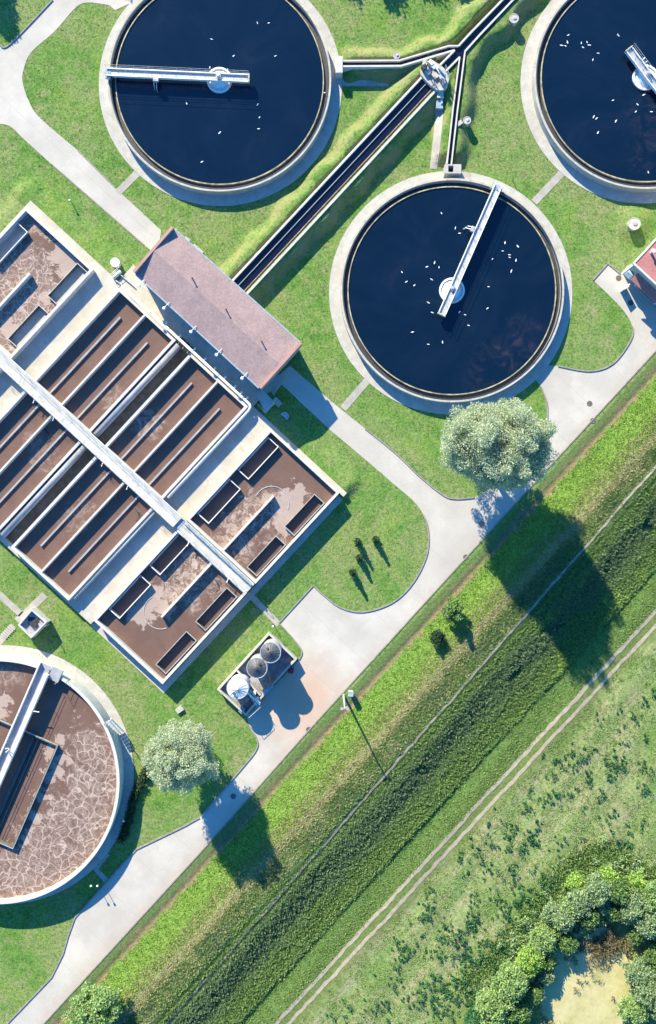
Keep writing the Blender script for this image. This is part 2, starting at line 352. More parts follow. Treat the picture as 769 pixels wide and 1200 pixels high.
def terrain(X, Y):
    X = np.asarray(X, float); Y = np.asarray(Y, float)
    tt = X*NV[0]+Y*NV[1]-T0
    z = np.interp(tt, LEV_T, LEV_Z)
    wobb = .08*np.sin(X*.5+Y*.31)+.05*np.sin(X*1.3-Y*.9); z = z+np.where(tt > 2, wobb, 0)*np.clip((tt-2)/3, 0, 1)
    # channel banks
    e = np.zeros(X.shape)
    for pl, hw, hh in ((CH_MAIN, 1.7, 1.2), (CH_W, .65, 1.0), (CH_S, .8, 1.1)):
        e = np.maximum(e, hh*sstep(1-(segd(X, Y, pl)-hw+.35*np.sin(X*.9+Y*.7)*np.sin(X*.37-Y*.5))/1.6))
    for (cx, cy) in CL_T:
        x, y = P(cx, cy); e *= np.clip((np.hypot(X-x, Y-y)-14.5)/1.2, 0, 1)
    hx, hy = P(743, 262); e = np.maximum(e, .55*sstep(1.25-np.hypot(X-hx, Y-hy)/2.2))
    # berm beside the basins (north-east and north-west sides)
    px = X/.1+384.5; py = 600-Y/.1
    a = ((px)*U_[0]+(py-415)*U_[1]); b = (px*V_[0]+(py-415)*V_[1])
    inb = sstep((b+125)/20)*sstep((418-b)/14)
    bm = .62*sstep(1-(a-158)/30)*inb*(a > 150)
    bm2 = .5*sstep(1-(-100-b)/22)*(b < -40)*sstep((175-a)/15)
    bm = np.maximum(bm, np.where((a > -165), bm2, 0))
    bldc = (b > 95) & (b < 262) & (a > 158); bm = np.where(bldc, bm*.3, bm)
    for pl, hw in ((CH_MAIN, 1.0), (CH_W, .3), (CH_S, .3)): e = np.where(segd(X, Y, pl) < hw, 0.1, e)
    z = np.where(tt < 0, np.maximum(z, np.maximum(e, bm)), z)
    # hollow of the pond
    cx, cy = P(690, 1154); dd = np.hypot((X-cx)/1.0, (Y-cy)/1.2); z = z-.7*sstep(1-(dd-5.2)/1.8)
    return z
xs = np.concatenate([[-2500, -900, -350, -150, -80, -55], np.arange(-42, 42.01, .25), [55, 80, 150, 350, 900, 2500]])
ys = np.concatenate([[-2500, -900, -350, -150, -95, -75], np.arange(-64, 64.01, .25), [75, 95, 150, 350, 900, 2500]])
X, Y = np.meshgrid(xs, ys); Z = terrain(X, Y)
far = (np.abs(X) > 50) | (np.abs(Y) > 70); Z = np.where(far, np.clip(Z, -.6, 1.8), Z)
nx, ny = len(xs), len(ys)
me = bpy.data.meshes.new('ground'); co = np.stack([X, Y, Z], -1).reshape(-1, 3)
me.vertices.add(nx*ny); me.vertices.foreach_set('co', co.reshape(-1).astype(np.float32))
i = np.arange((nx-1)*(ny-1)); r_ = i//(nx-1); c_ = i % (nx-1); q = np.stack([r_*nx+c_, r_*nx+c_+1, (r_+1)*nx+c_+1, (r_+1)*nx+c_], -1)
me.loops.add(q.size); me.loops.foreach_set('vertex_index', q.reshape(-1).astype(np.int32))
me.polygons.add(len(q)); me.polygons.foreach_set('loop_start', np.arange(0, q.size, 4, dtype=np.int32)); me.polygons.foreach_set('use_smooth', np.ones(len(q), bool))
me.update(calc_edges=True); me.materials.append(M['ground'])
o = bpy.data.objects.new('ground', me); COL.objects.link(o); tag(o, kind='structure', label='lawns, river bank and meadow')
def struct(mb, name, mat, label=None): return tag(mb.build(name, mat), label=label, kind='structure')
# ------------------------------------------------------------------ roads, paths, kerbs
c1 = cr([(387, 504), (430, 540), (460, 566), (484, 586.6), (496, 602.7), (502, 622.8), (500, 651), (484, 683), (460, 706), (426.5, 717), (399.5, 712), (379, 697), (367, 686)])
c2 = cr([(327, 730), (339, 743), (349, 755), (354, 764), (350.5, 773)])
c3 = cr([(291, 849), (301, 866), (300, 879), (281, 903), (234, 958)])
c3b = [(234, 958), (216, 968), (160, 995), (144, 1012), (88, 1075), (80, 1097), (74, 1118), (60.5, 1145), (8, 1200), (-60, 1270)]
c4 = cr([(695, 328), (728.7, 361.6), (740.6, 381.8), (739, 398.7), (718.6, 425.8), (691.6, 435), (654, 429)])
c5 = cr([(634, 453), (641, 473), (641, 500)])
c6 = cr([(556, 583), (536, 584.6), (520, 580.6), (492, 558.5), (460, 528), (400, 480)])
low = [(-8, 1263), (51, 1200), (234, 1000), (362, 855.5), (460, 748), (546, 653.5), (733, 450), (900, 268)]
mainroad = [(322, 443)]+c1+c2+[(289.6, 838.6)]+c3+c3b[1:]+low+[(860, 240), (735, 312), (727, 321), (712, 309)]+c4+[(640, 428), (622, 438)]+c5+[(600, 558)]+c6+[(340, 429)]
mb = MB(); mb.sheet(PP(mainroad), .02); struct(mb, 'service_road', M['road'], 'pale concrete road with a wide yard along the river bank')
i1 = cr([(108, 3), (91, 7), (64, 37), (37, 61), (28, 81), (27, 98), (37, 125), (51, 142), (91, 176)])
i0 = cr([(62, 0), (12, 52), (0, 53)])
l1 = cr([(-30, 143), (0, 145), (13.5, 149), (27, 162), (60, 192)])
up = [(-40, 53)]+i0[::-1]+[(95, -40), (200, -40), (180, -5), (150, 5), (135, 12), (128, 6)]+i1+[(135, 220), (189, 270), (185, 300), (169, 287)]+l1[::-1]+[(-40, 143)]
mb = MB(); mb.sheet(PP(up), .02); struct(mb, 'upper_road', M['road'], 'pale concrete road forking beside the upper left tank')
def strip(pts, wd, z=.024):
    m = MB(); W = PP(pts)
    L = []; R = []
    for k, p in enumerate(W):
        a = W[max(k-1, 0)]; b = W[min(k+1, len(W)-1)]; dx, dy = b[0]-a[0], b[1]-a[1]; l = hypot(dx, dy)
        L.append((p[0]-dy/l*wd/2, p[1]+dx/l*wd/2)); R.append((p[0]+dy/l*wd/2, p[1]-dx/l*wd/2))
    m.sheet(L+R[::-1], z); return m
for pts, wd in (([(138, 226), (161, 203)], .85), ([(665, 196), (626, 237)], .85), ([(433, 443), (402, 479)], .85),
                ([(-10, 688), (25, 720)], .75), ([(53, 697), (20, 728)], .85), ([(16, 733), (-5, 757)], .8),
                ([(296, 700), (327, 732)], .7), ([(126, 1000), (112, 1018), (125, 1032)], .7)):
    struct(strip(pts, wd), 'path', M['path'])
struct(strip([(399, 97), (466, 97), (480, 92), (496, 83)], .85, .03), 'path', M['path'])
# raise those two on the bank: drawn as draped strips
def draped(name, pts, wd, mat, label=None, jit=.0, lift=.03, n=14, cols=3):
    m = MB(); W = PP(pts); D = []
    for (x0, y0), (x1, y1) in zip(W[:-1], W[1:]):
        k = max(2, int(hypot(x1-x0, y1-y0)/.35)); D += [(x0+(x1-x0)*i/k, y0+(y1-y0)*i/k) for i in range(k)]
    D.append(W[-1]); vs = []
    for k, p in enumerate(D):
        a = D[max(k-1, 0)]; b = D[min(k+1, len(D)-1)]; dx, dy = b[0]-a[0], b[1]-a[1]; l = hypot(dx, dy)
        s_ = mnoise.noise(Vector((p[0]*.8, p[1]*.8, 3)))*jit; w2 = wd/2*(1+mnoise.noise(Vector((p[0]*1.7, p[1]*1.7, 9)))*jit*3)
        for c in range(cols+1):
            u = -w2+2*w2*c/cols+s_; vs.append((p[0]-dy/l*u, p[1]+dx/l*u))
    z = terrain([v[0] for v in vs], [v[1] for v in vs]); vs = [(v[0], v[1], zz+lift) for v, zz in zip(vs, z)]
    q = cols+1; fs = [(k*q+c, (k+1)*q+c, (k+1)*q+c+1, k*q+c+1) for k in range(len(D)-1) for c in range(cols)]
    m.add(vs, fs); return struct(m, name, mat, label)
draped('path', [(515.5, 124), (512, 160), (508, 198)], .85, M['path'])
tt_ = concrete('sandy_track', (.40, .35, .27), .72, 1.5); sp_ = concrete('worn_path', (.33, .31, .25), .6, 1.5)
def tl(t0, t1, x0=-60, x1=860):
    """a line parallel to the bank at t pixels, as px points"""
    out = []
    for k in range(9):
        s_ = -460+1200*k/8; tq = t0+(t1-t0)*k/8; out.append((281+.676*s_+.737*tq, 950-.737*s_+.676*tq))
    return out
draped('footpath', tl(108, 81), .26, sp_, 'narrow worn path along the top of the bank', jit=.15, lift=.05)
draped('dirt_track', tl(201.5, 203.5), .42, tt_, 'left rut of the sandy farm track', jit=.14)
draped('dirt_track', tl(212, 215), .40, tt_, 'right rut of the sandy farm track', jit=.14)
mb = MB()
def kerb(pts, hgt=.13):
    m = MB(); W = PP(pts); O = []; I = []
    for k, p in enumerate(W):
        a = W[max(k-1, 0)]; b = W[min(k+1, len(W)-1)]; dx, dy = b[0]-a[0], b[1]-a[1]; l = hypot(dx, dy)
        O.append((p[0]-dy/l*.07, p[1]+dx/l*.07)); I.append((p[0]+dy/l*.07, p[1]-dx/l*.07))
    m.prism(O+I[::-1], -.05, hgt); struct(m, 'kerb', M['kerb'])
for k in (i0, c1[24:], c1[-1:]+[(327, 730)], c2, c3[:-1], c3b, c4[12:], c5, c6[:-3], [(695, 328), (712, 309), (727, 321)]): kerb(k)
kerb(low[:-1]+[(880, 290)], .06); kerb([(91, 176), (135, 220)], .05); kerb([(60, 192), (169, 287)], .05)
# ------------------------------------------------------------------ platform round the basins
mb = MB()
for q in ((-163, 157, -101, 51), (-163, 157, 254, 292), (151, 157, 51, 254), (-163, -157, 51, 254)): mb.prism(rect_ab(*q), -.1, .70)
mb.prism(rect_ab(157, 184, 40, 258), -.1, .69); mb.prism(PP([(298, 470), (310, 452), (324, 440), (343, 432), (322, 462), (326, 478), (317, 492)]), -.1, .05); mb.prism([AB(151, 292), AB(157, 292), AB(157, 409), AB(151, 409)], -.1, .695)
struct(mb, 'concrete_platform', M['platform'], 'raised pale concrete platform round the basins')
mb = MB(); mb.prism([AB(-158, 403.5), AB(156, 403.5), AB(156, 411), AB(-158, 411)], -.1, .06); mb.prism([AB(-166, 292.5), AB(-156.5, 292.5), AB(-156.5, 411), AB(-166, 411)], -.1, .055)
struct(mb, 'apron', M['walk'])
mb = MB(); mb.sheet(rect_ab(-157, 151, 139, 164), .03); struct(mb, 'gap_floor', M['innerwall'])
# ------------------------------------------------------------------ lane basins
WZ = .92
WT = 1.6                                   # half wall thickness in plan pixels
def rail(mb, p0, p1, z, h=1.0, step=1.6, r=.022):
    L = hypot(p1[0]-p0[0], p1[1]-p0[1]); n = max(1, int(L/step))
    for i in range(n+1):
        x = p0[0]+(p1[0]-p0[0])*i/n; y = p0[1]+(p1[1]-p0[1])*i/n; mb.tube([(x, y, z), (x, y, z+h)], r, 5)
    for hh in (h, h*.5): mb.tube([(*p0, z+hh), (*p1, z+hh)], r, 5)
MBW = brown_water('sewage_water', [], flat=())
lane_foam = {'A': [(138, 470, 2.0, .4)], 'B': [(173, 497, 2.2, .6)], 'C': [(47, 530, 2.4, .4)], 'D': [(88, 610, 2.0, .3), (100, 595, 1.2, .35)]}
def lane_basin(key, a0, a1, b0, bm, b1, label):
    c = AB((a0+a1)/2, (b0+b1)/2); t = thing('lane_basin', label, 'treatment tank', (c[0], c[1], 0), 0, 'four lane basins of the central block')
    m = MB(); m.ring(rect_ab(a0-WT, a1+WT, b0-WT, b1+WT), rect_ab(a0+WT, a1-WT, b0+WT, b1-WT), 0, ZR); m.build('outer_wall', M['rimwhite'], t)
    m = MB(); m.bar(AB(a0+WT, bm), AB(a1-WT, bm), .22, 0, ZR-.02); m.build('divider_wall', M['rimwhite'], t)
    up_ = a1 > 50
    for q in ((b0+bm)/2, (bm+b1)/2):
        m = MB(); e = (a0+WT, a1-23) if up_ else (a0+22, a1-WT)
        m.bar(AB(e[0], q), AB(e[1], q), .20, 0, WZ+.26); m.build('baffle', M['baffle'], t)
    m = MB(); m.sheet(rect_ab(a0, a1, b0, b1), WZ); m.build('sewage', brown_water('sewage_'+key.lower(), lane_foam[key], 1.4, solid=.3, lace=1.), t)
    return t
lane_basin('A', 4, 150.5, 51, 93.2, 138.5, 'brown lane basin above the long walkway, left one, nearest the pink roof corner')
lane_basin('B', 4, 151, 164.5, 208.7, 253.6, 'brown lane basin above the long walkway, right one, along the middle of the pink roof')
lane_basin('C', -156, -9, 51, 93.2, 138.5, 'brown lane basin below the long walkway, cut by the left edge of the photo')
lane_basin('D', -156, -9, 164.5, 208.7, 253.6, 'brown lane basin below the long walkway with its lower corner above the small square pit')
for (a0, a1, lab) in ((6, 150, 'grey round topped duct in the gap above the walkway'), (-155, -12, 'grey round topped duct in the gap below the walkway')):
    m = MB(); m.tube([(*AB(a0, 145.3), 1.28), (*AB(a1, 145.3), 1.28)], .42, 20); tag(m.build('air_duct', M['duct'], smooth=True), lab, 'duct')
# racetrack basins
def race(key, a0, a1, b0, b1, cw, boxes, label, foam, flat, cat='treatment tank'):
    c = AB((a0+a1)/2, (b0+b1)/2); t = thing('oxidation_basin', label, cat, (c[0], c[1], 0), 0, 'corner basins with box partitions')
    m = MB(); m.ring(rect_ab(a0-WT, a1+WT, b0-WT, b1+WT), rect_ab(a0+WT, a1-WT, b0+WT, b1-WT), 0, ZR); m.build('outer_wall', M['rimwhite'], t)
    m = MB(); m.bar(AB(cw[0], cw[2]), AB(cw[1], cw[2]), .27, 0, ZR-.03); m.build('centre_wall', M['rimwhite'], t)
    for (p, q, r_, s_, lo) in boxes:
        m = MB(); zt = WZ+(.55 if not lo else .38)
        m.ring(rect_ab(p, q, r_, s_), rect_ab(p+.8, q-.8, r_+.8, s_-.8), .2, zt); o = m.build('box_partition', M['baffle'] if not lo else M['innerwall'], t)
        m = MB(); m.ring(rect_ab(p-.35, q+.35, r_-.35, s_+.35), rect_ab(p+.45, q-.45, r_+.45, s_-.45), zt-.12, zt+.05); x = m.build('steel_edge', M['steel'] if lo else M['white']); x.parent = o
        m = MB(); m.sheet(rect_ab(p+.8, q-.8, r_+.8, s_-.8), WZ-.25); x = m.build('sludge', MBW); x.parent = o
    m = MB()
    hole = []
    m.sheet(rect_ab(a0, a1, b0, b1), WZ-.3)
    o = m.build('bottom', MBW, t)
    # water as a grid of cells so that the boxes stay open
    bs = sorted(set([b0, b1]+[v for x in boxes for v in (x[2]+.6, x[3]-.6)])); as_ = sorted(set([a0, a1]+[v for x in boxes for v in (x[0]+.6, x[1]-.6)]))
    m = MB()
    for i in range(len(as_)-1):
        for j in range(len(bs)-1):
            ca, cb = (as_[i]+as_[i+1])/2, (bs[j]+bs[j+1])/2
            if any(x[0] < ca < x[1] and x[2] < cb < x[3] for x in boxes): continue
            m.add([(*p, WZ) for p in rect_ab(as_[i], as_[i+1], bs[j], bs[j+1])], [(0, 1, 2, 3)])
    me_o = m.build('sewage', brown_water('foam_sewage_'+key.lower(), foam, 1.5, flat, .6, lace=.3 if key == 'T' else .92), t)
    return t
race('R', 7.5, 150, 293.5, 401, (8, 96, 348), [(90, 142, 296.5, 313, 0), (20, 75, 296.5, 314, 0), (78, 130, 382, 397.5, 1), (13, 63, 382, 397.5, 1)],
     'brown corner basin at right with a pale foam patch beyond its centre wall', [(300, 600, 3.2, .9), (275, 618, 2.6, .8), (322, 592, 2.6, .8), (285, 640, 2.2, .7), (258, 640, 2., .7), (325, 640, 1.8, .7)], [(342, 592, 2.6, 1), (336, 612, 1.7, 1)])
race('S', -153, -10, 293.5, 401, (-98, -11, 348), [(-63, -11.5, 296.5, 313, 0), (-133, -79, 296.5, 313, 0), (-75, -21, 381, 397, 1), (-144, -91, 381, 397, 1)],
     'lowest brown corner basin with a foam patch left of its centre wall', [(222, 668, 3.0, .9), (205, 690, 3., .85), (235, 655, 2.5, .8), (225, 700, 2., .8), (250, 680, 2.5, .6)], [(165, 715, 2.0, 1), (176, 698, 1.7, 1), (190, 712, 1.5, .9)])
race('T', 6.5, 145.5, -93.5, 11.5, (7, 93, -39), [(74, 127, -91, -75, 0), (18, 66, -91, -75, 0), (88, 140, -7.5, 8.5, 1), (19, 73, -7.5, 8.5, 1)],
     'foamy corner basin at the upper left edge of the photo, left of the pink roof', [(25, 360, 6.5, 1), (30, 320, 4.2, 1), (10, 330, 6, 1), (38, 255, 2.4, .9), (10, 390, 5, 1)], [(82, 300, 3.3, 1), (88, 285, 2.2, .9), (55, 350, 1.2, .8), (10, 385, 1.5, .9)])
m_t = race('U', -153, -9, -93.5, 11.5, (-98, -10, -39), [(-75, -21, -7.5, 8.5, 1)], 'corner basin just outside the left edge below the walkway end', [(-30, 500, 4, .6)], [])
for (px, py, r, a0, a1, lab) in ((318, 590, 2.0, 20, 190, 'R'), (187, 718, 2.0, 160, 330, 'S')):
    m = MB(); c = P(px, py, ZR); m.tube([(c[0]+r*cos(radians(a)), c[1]+r*sin(radians(a)), WZ+.02) for a in range(a0-40, a1-30, 10)], .045, 6)
    tag(m.build('guide_vane', M['steel']), 'thin curved vane in the water of the '+('right' if lab == 'R' else 'lowest')+' corner basin', 'vane')
# long walkway bridge
BA = -2.6
t = thing('walkway_bridge', 'long pale stained walkway crossing over the lane basins', 'walkway', (*AB(BA, 120), 0))
m = MB(); m.prism([AB(BA-7.2, -60), AB(BA+7.2, -60), AB(BA+7.2, 287), AB(BA-7.2, 287)], 1.9, 2.15, True); m.build('deck', M['deck'], t)
m = MB(); [m.bar(AB(BA+s_*7.4, -60), AB(BA+s_*7.4, 287), .07, 1.85, 2.22) for s_ in (-1, 1)]; m.build('edge_beam', M['white'], t)
for s_ in (-1, 1):
    m = MB(); rail(m, AB(BA+s_*7.0, -60), AB(BA+s_*7.0, 287), 2.15, 1.0, 2.0); m.build('railing', M['steel'], t)
m = MB(); m.prism([AB(BA-6, 287), AB(BA+6, 287), AB(BA+6, 293), AB(BA-6, 293)], 1.3, 1.92, True); m.build('step', M['bluebox'], t)
for b in (66, 97, 175, 215, 312, 375):                      # short pipe brackets sticking out
    m = MB(); m.tube([(*AB(BA-8, b), 1.95), (*AB(BA-13, b+2), 1.95)], .06, 6); m.build('bracket', M['white'], t)
t = thing('walkway_bridge', 'lower walkway between the two right hand corner basins', 'walkway', (*AB(BA, 345), 0))
m = MB(); m.prism([AB(BA-5.4, 293.2), AB(BA+7.6, 293.2), AB(BA+7.6, 402), AB(BA-5.4, 402)], 1.55, 1.9, True); m.build('deck', M['deck'], t)
for s_ in (-5.0, 7.2):
    m = MB(); rail(m, AB(BA+s_, 295), AB(BA+s_, 401), 1.9, 1.0, 2.0); m.build('railing', M['steel'], t)
m = MB(); m.tube([(*AB(BA+4.5, 296), 2.1), (*AB(BA+4.5, 400), 2.1)], .13, 8); m.build('pipe', M['bluebox'], t)
# hoses/branches hanging at the walkway
for i, (px, py, lab) in enumerate(((57, 508, 'dead branch on the water under the left part of the long walkway'), (162, 600, 'dead branch on the water in the lane basin right of the small pit'), (255, 683, 'crooked stick on the water of the lowest corner basin'))):
    m = MB(); x, y = P(px, py, 1); m.tube([(x-.5, y+.6, WZ+.05), (x, y, WZ+.2), (x+.1, y-.6, WZ+.15), (x-.3, y-1.1, WZ+.05)], [.05, .05, .04, .02], 5)
    m.tube([(x, y, WZ+.2), (x+.5, y-.2, WZ+.25)], .03, 4); tag(m.build('branch', M['dark']), lab, 'branch')
# air main round the central block
t = thing('air_pipe', 'long white pipe running round the corner of the lane basins below the pink roof', 'pipe', (*AB(155, 150), 0))
cc = [(155.6, 50), (155.6, 252)]+[(155.6-4.5+4.5*cos(q), 253.5+4.5*sin(q)) for q in np.linspace(.2, pi/2, 6)]+[(149, 258.6), (10, 258.6)]
m = MB(); m.tube([(*AB(a, b), 1.55) for a, b in cc], .17, 10); m.build('main_pipe', M['white'], t, True)
for b in (118, 140, 163, 180, 196, 212, 228, 238, 247):
    m = MB(); m.tube([(*AB(156, b), 1.6), (*AB(160, b+.4), 1.6)], .09, 6); m.tube([(*AB(160, b), 1.35), (*AB(160, b), 1.9)], .12, 6); m.build('valve', M['white'], t)
m = MB(); m.tube([(*AB(-12, 258.6), 1.5), (*AB(-152, 258.6), 1.5)], .17, 10); tag(m.build('air_pipe', M['bluebox'], smooth=True), 'straight pipe along the outer wall of the lane basin below the walkway', 'pipe')
# ------------------------------------------------------------------ clarifiers
def gear(*a): pass
def clarifier(px, py, label, pier=(0, 0)):
    c = P(px, py, 1.34); t = thing('clarifier', label, 'settling tank', (c[0], c[1], 0), 0, 'round clarifiers with dark water')
    m = MB(); m.annulus((0, 0), 12.60, 12.97, 0, 1.34, 220); o = m.build('wall', M['wall'], None); o.parent = t
    m = MB(); m.annulus((0, 0), 12.58, 12.72, 1.25, 1.37, 220); o = m.build('inner_rail', M['dark'], None); o.parent = t
    m = MB(); m.annulus((0, 0), 12.00, 12.12, .0, 1.12, 220); o = m.build('weir', plain('weir_'+str(px), (.36, .33, .22), .8, var=.5, scale=1.2)); o.parent = t
    m = MB(); m.annulus((0, 0), 12.95, 14.25, 0, .05, 160); o = m.build('walkway', M['walk']); o.parent = t
    m = MB(); n = 96; m.sheet([(12.01*cos(2*pi*i/n), 12.01*sin(2*pi*i/n)) for i in range(n)], 1.0); o = m.build('water', M['water']); o.parent = t
    m = MB(); m.annulus((0, 0), 12.11, 12.61, .0, .82, 220); o = m.build('launder', M['dark']); o.parent = t
    m = MB(); m.annulus((0, 0), 1.28, 1.48, .7, 1.25, 48); o = m.build('centre_ring', M['white']); o.parent = t
    m = MB(); m.cone((0, 0), 1.27, .35, 1.02, 1.5, 40); x = m.build('centre_cone', M['bluebox'] if False else M['white'], smooth=False); x.parent = t
    return t, c
def scraper(c, ang, r_out, r_in, label):
    """bridge from the rim (r_out) over the centre to r_in on the other side; ang = direction of the rim end"""
    t = thing('scraper_bridge', label, 'scraper bridge', (c[0], c[1], 0), ang, 'rotating bridges of the clarifiers')
    m = MB(); m.bar((-r_in, 0), (r_out, 0), .62, 1.82, 1.9); m.build('deck', M['steel']).parent = t
    for s_ in (-1, 1):
        m = MB(); m.bar((-r_in, s_*.40), (r_out, s_*.40), .12, 1.65, 2.1); m.build('side_beam', M['white']).parent = t
        m = MB(); rail(m, (-r_in, s_*.43), (r_out, s_*.43), 2.1, .8, 1.5); m.build('railing', M['steel']).parent = t
    m = MB(); m.bar((-r_in-.05, -.5), (-r_in-.05, .5), .12, 1.6, 2.15); m.build('end_plate', plain('yellowed_paint', (.55, .5, .33), .6)).parent = t
    m = MB(); m.prism([(r_out-.5, -.6), (r_out+.1, -.6), (r_out+.1, .7), (r_out-.5, .7)], 1.6, 1.95, True); o = m.build('wheel_box', M['bluebox']); o.parent = t
    for s_ in (-.5, .6):
        w_ = MB(); w_.tube([(r_out-.7, s_, 1.7), (r_out-.5, s_, 1.7)], .2, 14); w_.build('wheel', M['dark']).parent = o
    m = MB(); m.cone((0, 0), .32, .3, 1.9, 2.25, 14); m.cone((0, 0), .2, .15, 2.25, 2.5, 12); m.build('drive', M['steel']).parent = t
    x = r_out*.55
    m = MB(); m.prism([(x-.25, .5), (x+.35, .5), (x+.35, .9), (x-.25, .9)], 1.8, 2.25, True); m.tube([(x, .5, 2.1), (x, 1.5, 1.7), (x, 1.7, 1.05)], .05, 6); m.tube([(x+.3, .5, 2.1), (x+.3, 1.3, 1.7), (x+.3, 1.5, 1.05)], .05, 6); m.build('scum_skimmer', M['steel']).parent = t
    return t
t1, k1 = clarifier(257, 93, 'round dark tank at the top left beside the road fork')
t2, k2 = clarifier(530, 340, 'round dark tank in the middle right, above the large pale tree')
t3, k3 = clarifier(757, 90, 'round dark tank at the top right edge, cut by the photo')
scraper(k1, pi-.045, 12.95, 3.45, 'pale scraper bridge lying level on the top left round tank')
scraper(k2, atan2(123, 54), 12.95, 3.2, 'pale scraper bridge slanting up over the middle right round tank')
scraper(k3, atan2(-.80, .60), 12.95, 3.6, 'pale scraper bridge on the top right round tank, cut by the edge')
# small box where the channels meet tanks one and two
m = MB(); x, y = P(398, 74, 1.5); m.prism([(x-.45, y-1.1), (x+.35, y-1.1), (x+.35, y+.8), (x-.45, y+.8)], 0, 1.56, True); tag(m.build('outlet_box', M['rimwhite']), 'pale concrete outlet box on the right rim of the top left round tank', 'outlet box')
m = MB(); x, y = P(530, 199, 1); m.ring([(x-.9, y-.55), (x+1., y-.55), (x+1., y+.5), (x-.9, y+.5)], [(x-.5, y-.4), (x+.1, y-.4), (x+.1, y+.35), (x-.5, y+.35)], 0, 1.42); tag(m.build('outlet_box', M['soil']), 'grey outlet box on the top rim of the middle right round tank', 'outlet box')
# ------------------------------------------------------------------ aeration round tank
ZA = 2.7; c4p = P(-4, 915.5, ZA); R4 = 14.02
t = thing('aeration_tank', 'big round tank of foamy brown water at the lower left edge', 'treatment tank', (c4p[0], c4p[1], 0))
m = MB(); m.annulus((0, 0), R4-.3, R4+.05, 0, ZA, 240); m.build('wall', M['rimwhite']).parent = t
m = MB(); m.annulus((0, 0), R4+.03, R4+1.15, 0, .05, 120); m.build('walkway', M['walk']).parent = t
ud = Vector((-.40, -.917)).normalized(); vd = Vector((-ud.y, ud.x))       # along the bridge (down), to the right
def q4(l, s_): p = ud*l+vd*s_; return (p.x, p.y)
hl, hw = 6.45, 4.75
bx = [q4(-hl, -hw), q4(-hl, hw), q4(hl, hw), q4(hl, -hw)]; bi = [q4(-hl+.16, -hw+.16), q4(-hl+.16, hw-.16), q4(hl-.16, hw-.16), q4(hl-.16, -hw+.16)]
m = MB(); m.ring(bx, bi, .2, 2.4); o = m.build('inner_basin', M['innerwall']); o.parent = t
m = MB(); m.ring([(p[0]*1.006, p[1]*1.006) for p in bx], [(p[0]*.996, p[1]*.996) for p in bx], 2.33, 2.45); m.build('steel_edge', M['steel']).parent = o
m = MB(); m.bar(q4(-hl+.4, 1.75), q4(hl-.5, 1.75), .3, 1.8, 2.1); m.bar(q4(-hl+.3, 2.35), q4(hl-.5, 2.35), .07, 1.8, 2.15); m.build('trough', M['frame']).parent = o
m = MB(); n = 90; m.sheet([((R4-.2)*cos(2*pi*i/n), (R4-.2)*sin(2*pi*i/n)) for i in range(n)], 1.86)
m.build('sewage', brown_water('foam_round_tank', [(108, 872, 3.2, 1), (112, 920, 4.5, 1), (95, 965, 5.5, 1), (60, 1005, 6, 1), (20, 1030, 5, 1), (122, 895, 3.5, 1), (10, 790, 2.2, .5), (75, 950, 2.5, .8)], 1.25, [(72, 868, 1.3, 1), (62, 880, 1.5, 1), (78, 888, 1.5, 1), (66, 905, 1.8, 1), (52, 930, 1.6, 1), (42, 955, 1.4, 1), (30, 985, 1.2, 1), (3, 826, 1.8, 1), (92, 835, .9, .9), (100, 828, .9, .9), (90, 850, .8, .9)], .6, lace=.28)).parent = t
m = MB(); m.bar(q4(-hl+.2, 0), q4(hl-.2, 0), 9.1, .3, 1.8); m.build('inner_sewage', MBW).parent = t
t = thing('access_bridge', 'pale trough shaped bridge across the foamy round tank', 'bridge', (c4p[0], c4p[1], 0))
e0 = -R4-.55
def q5(l, s_): return q4(l, s_-.05)
m = MB(); m.prism([q5(e0, -.62), q5(6+8, -.62), q5(14, .62), q5(e0, .62)], 2.9, 3.0, True); m.build('deck', M['duct']).parent = t
m = MB(); m.bar(q5(e0, -.66), q5(14, -.66), .13, 2.85, 3.5); m.build('left_beam', M['white']).parent = t
m = MB(); m.bar(q5(e0+.9, .52), q5(14, .52), .5, 2.85, 3.4); m.build('right_beam', M['white']).parent = t
m = MB(); m.prism([q5(e0, .7), q5(e0, 2.0), q5(e0+1.4, 2.0), q5(e0+1.4, .7)], 2.3, 2.9, True); m.build('landing', M['duct']).parent = t
m = MB(); rail(m, q5(e0, 1.95), q5(e0+1.4, 1.95), 2.9, 1., .7); rail(m, q5(e0+.9, .8), q5(14, .8), 3.4, .5, 2.2); m.build('railing', M['steel']).parent = t
m = MB(); p = q5(-9.2, .8); m.tube([(*p, 3.3), (p[0]+.7, p[1]-.1, 3.3)], .06, 6); p = q5(-4, 0); m.tube([(p[0], p[1], 3.), (p[0], p[1], 4.1)], .07, 6); m.tube([(p[0]-.3, p[1]+.2, 3.4), (p[0]+.3, p[1]+.4, 4.)], .05, 6); m.build('valve_gear', M['white']).parent = t
t = thing('steel_stair', 'small steel stair hanging on the right rim of the foamy round tank', 'stairs', (*P(133, 859), 0))
a_ = radians(24); dr = Vector((cos(a_), sin(a_))); dt = Vector((-dr.y, dr.x)); base = Vector(c4p)+dr*(R4+.45)
for k in range(6):
    p = base+dt*(1.0-k*.36); q = dr*.33; m = MB(); m.prism([tuple(p-q-dt*.15), tuple(p+q-dt*.15), tuple(p+q+dt*.15), tuple(p-q+dt*.15)], 2.7-k*.45-.05, 2.7-k*.45, True); m.build('tread', M['steel'], t)
m = MB(); p0 = base+dt*1.2+dr*.4; p1 = base-dt*1.0+dr*.4; m.tube([(*p0, 3.6), (*p1, 1.5)], .05, 6); m.tube([(*p0, 2.7), (*p1, .2)], .07, 6); p0 = base+dt*1.2-dr*.35; p1 = base-dt*1.0-dr*.35; m.tube([(*p0, 3.6), (*p1, 1.5)], .05, 6); m.build('handrail', M['white'], t)
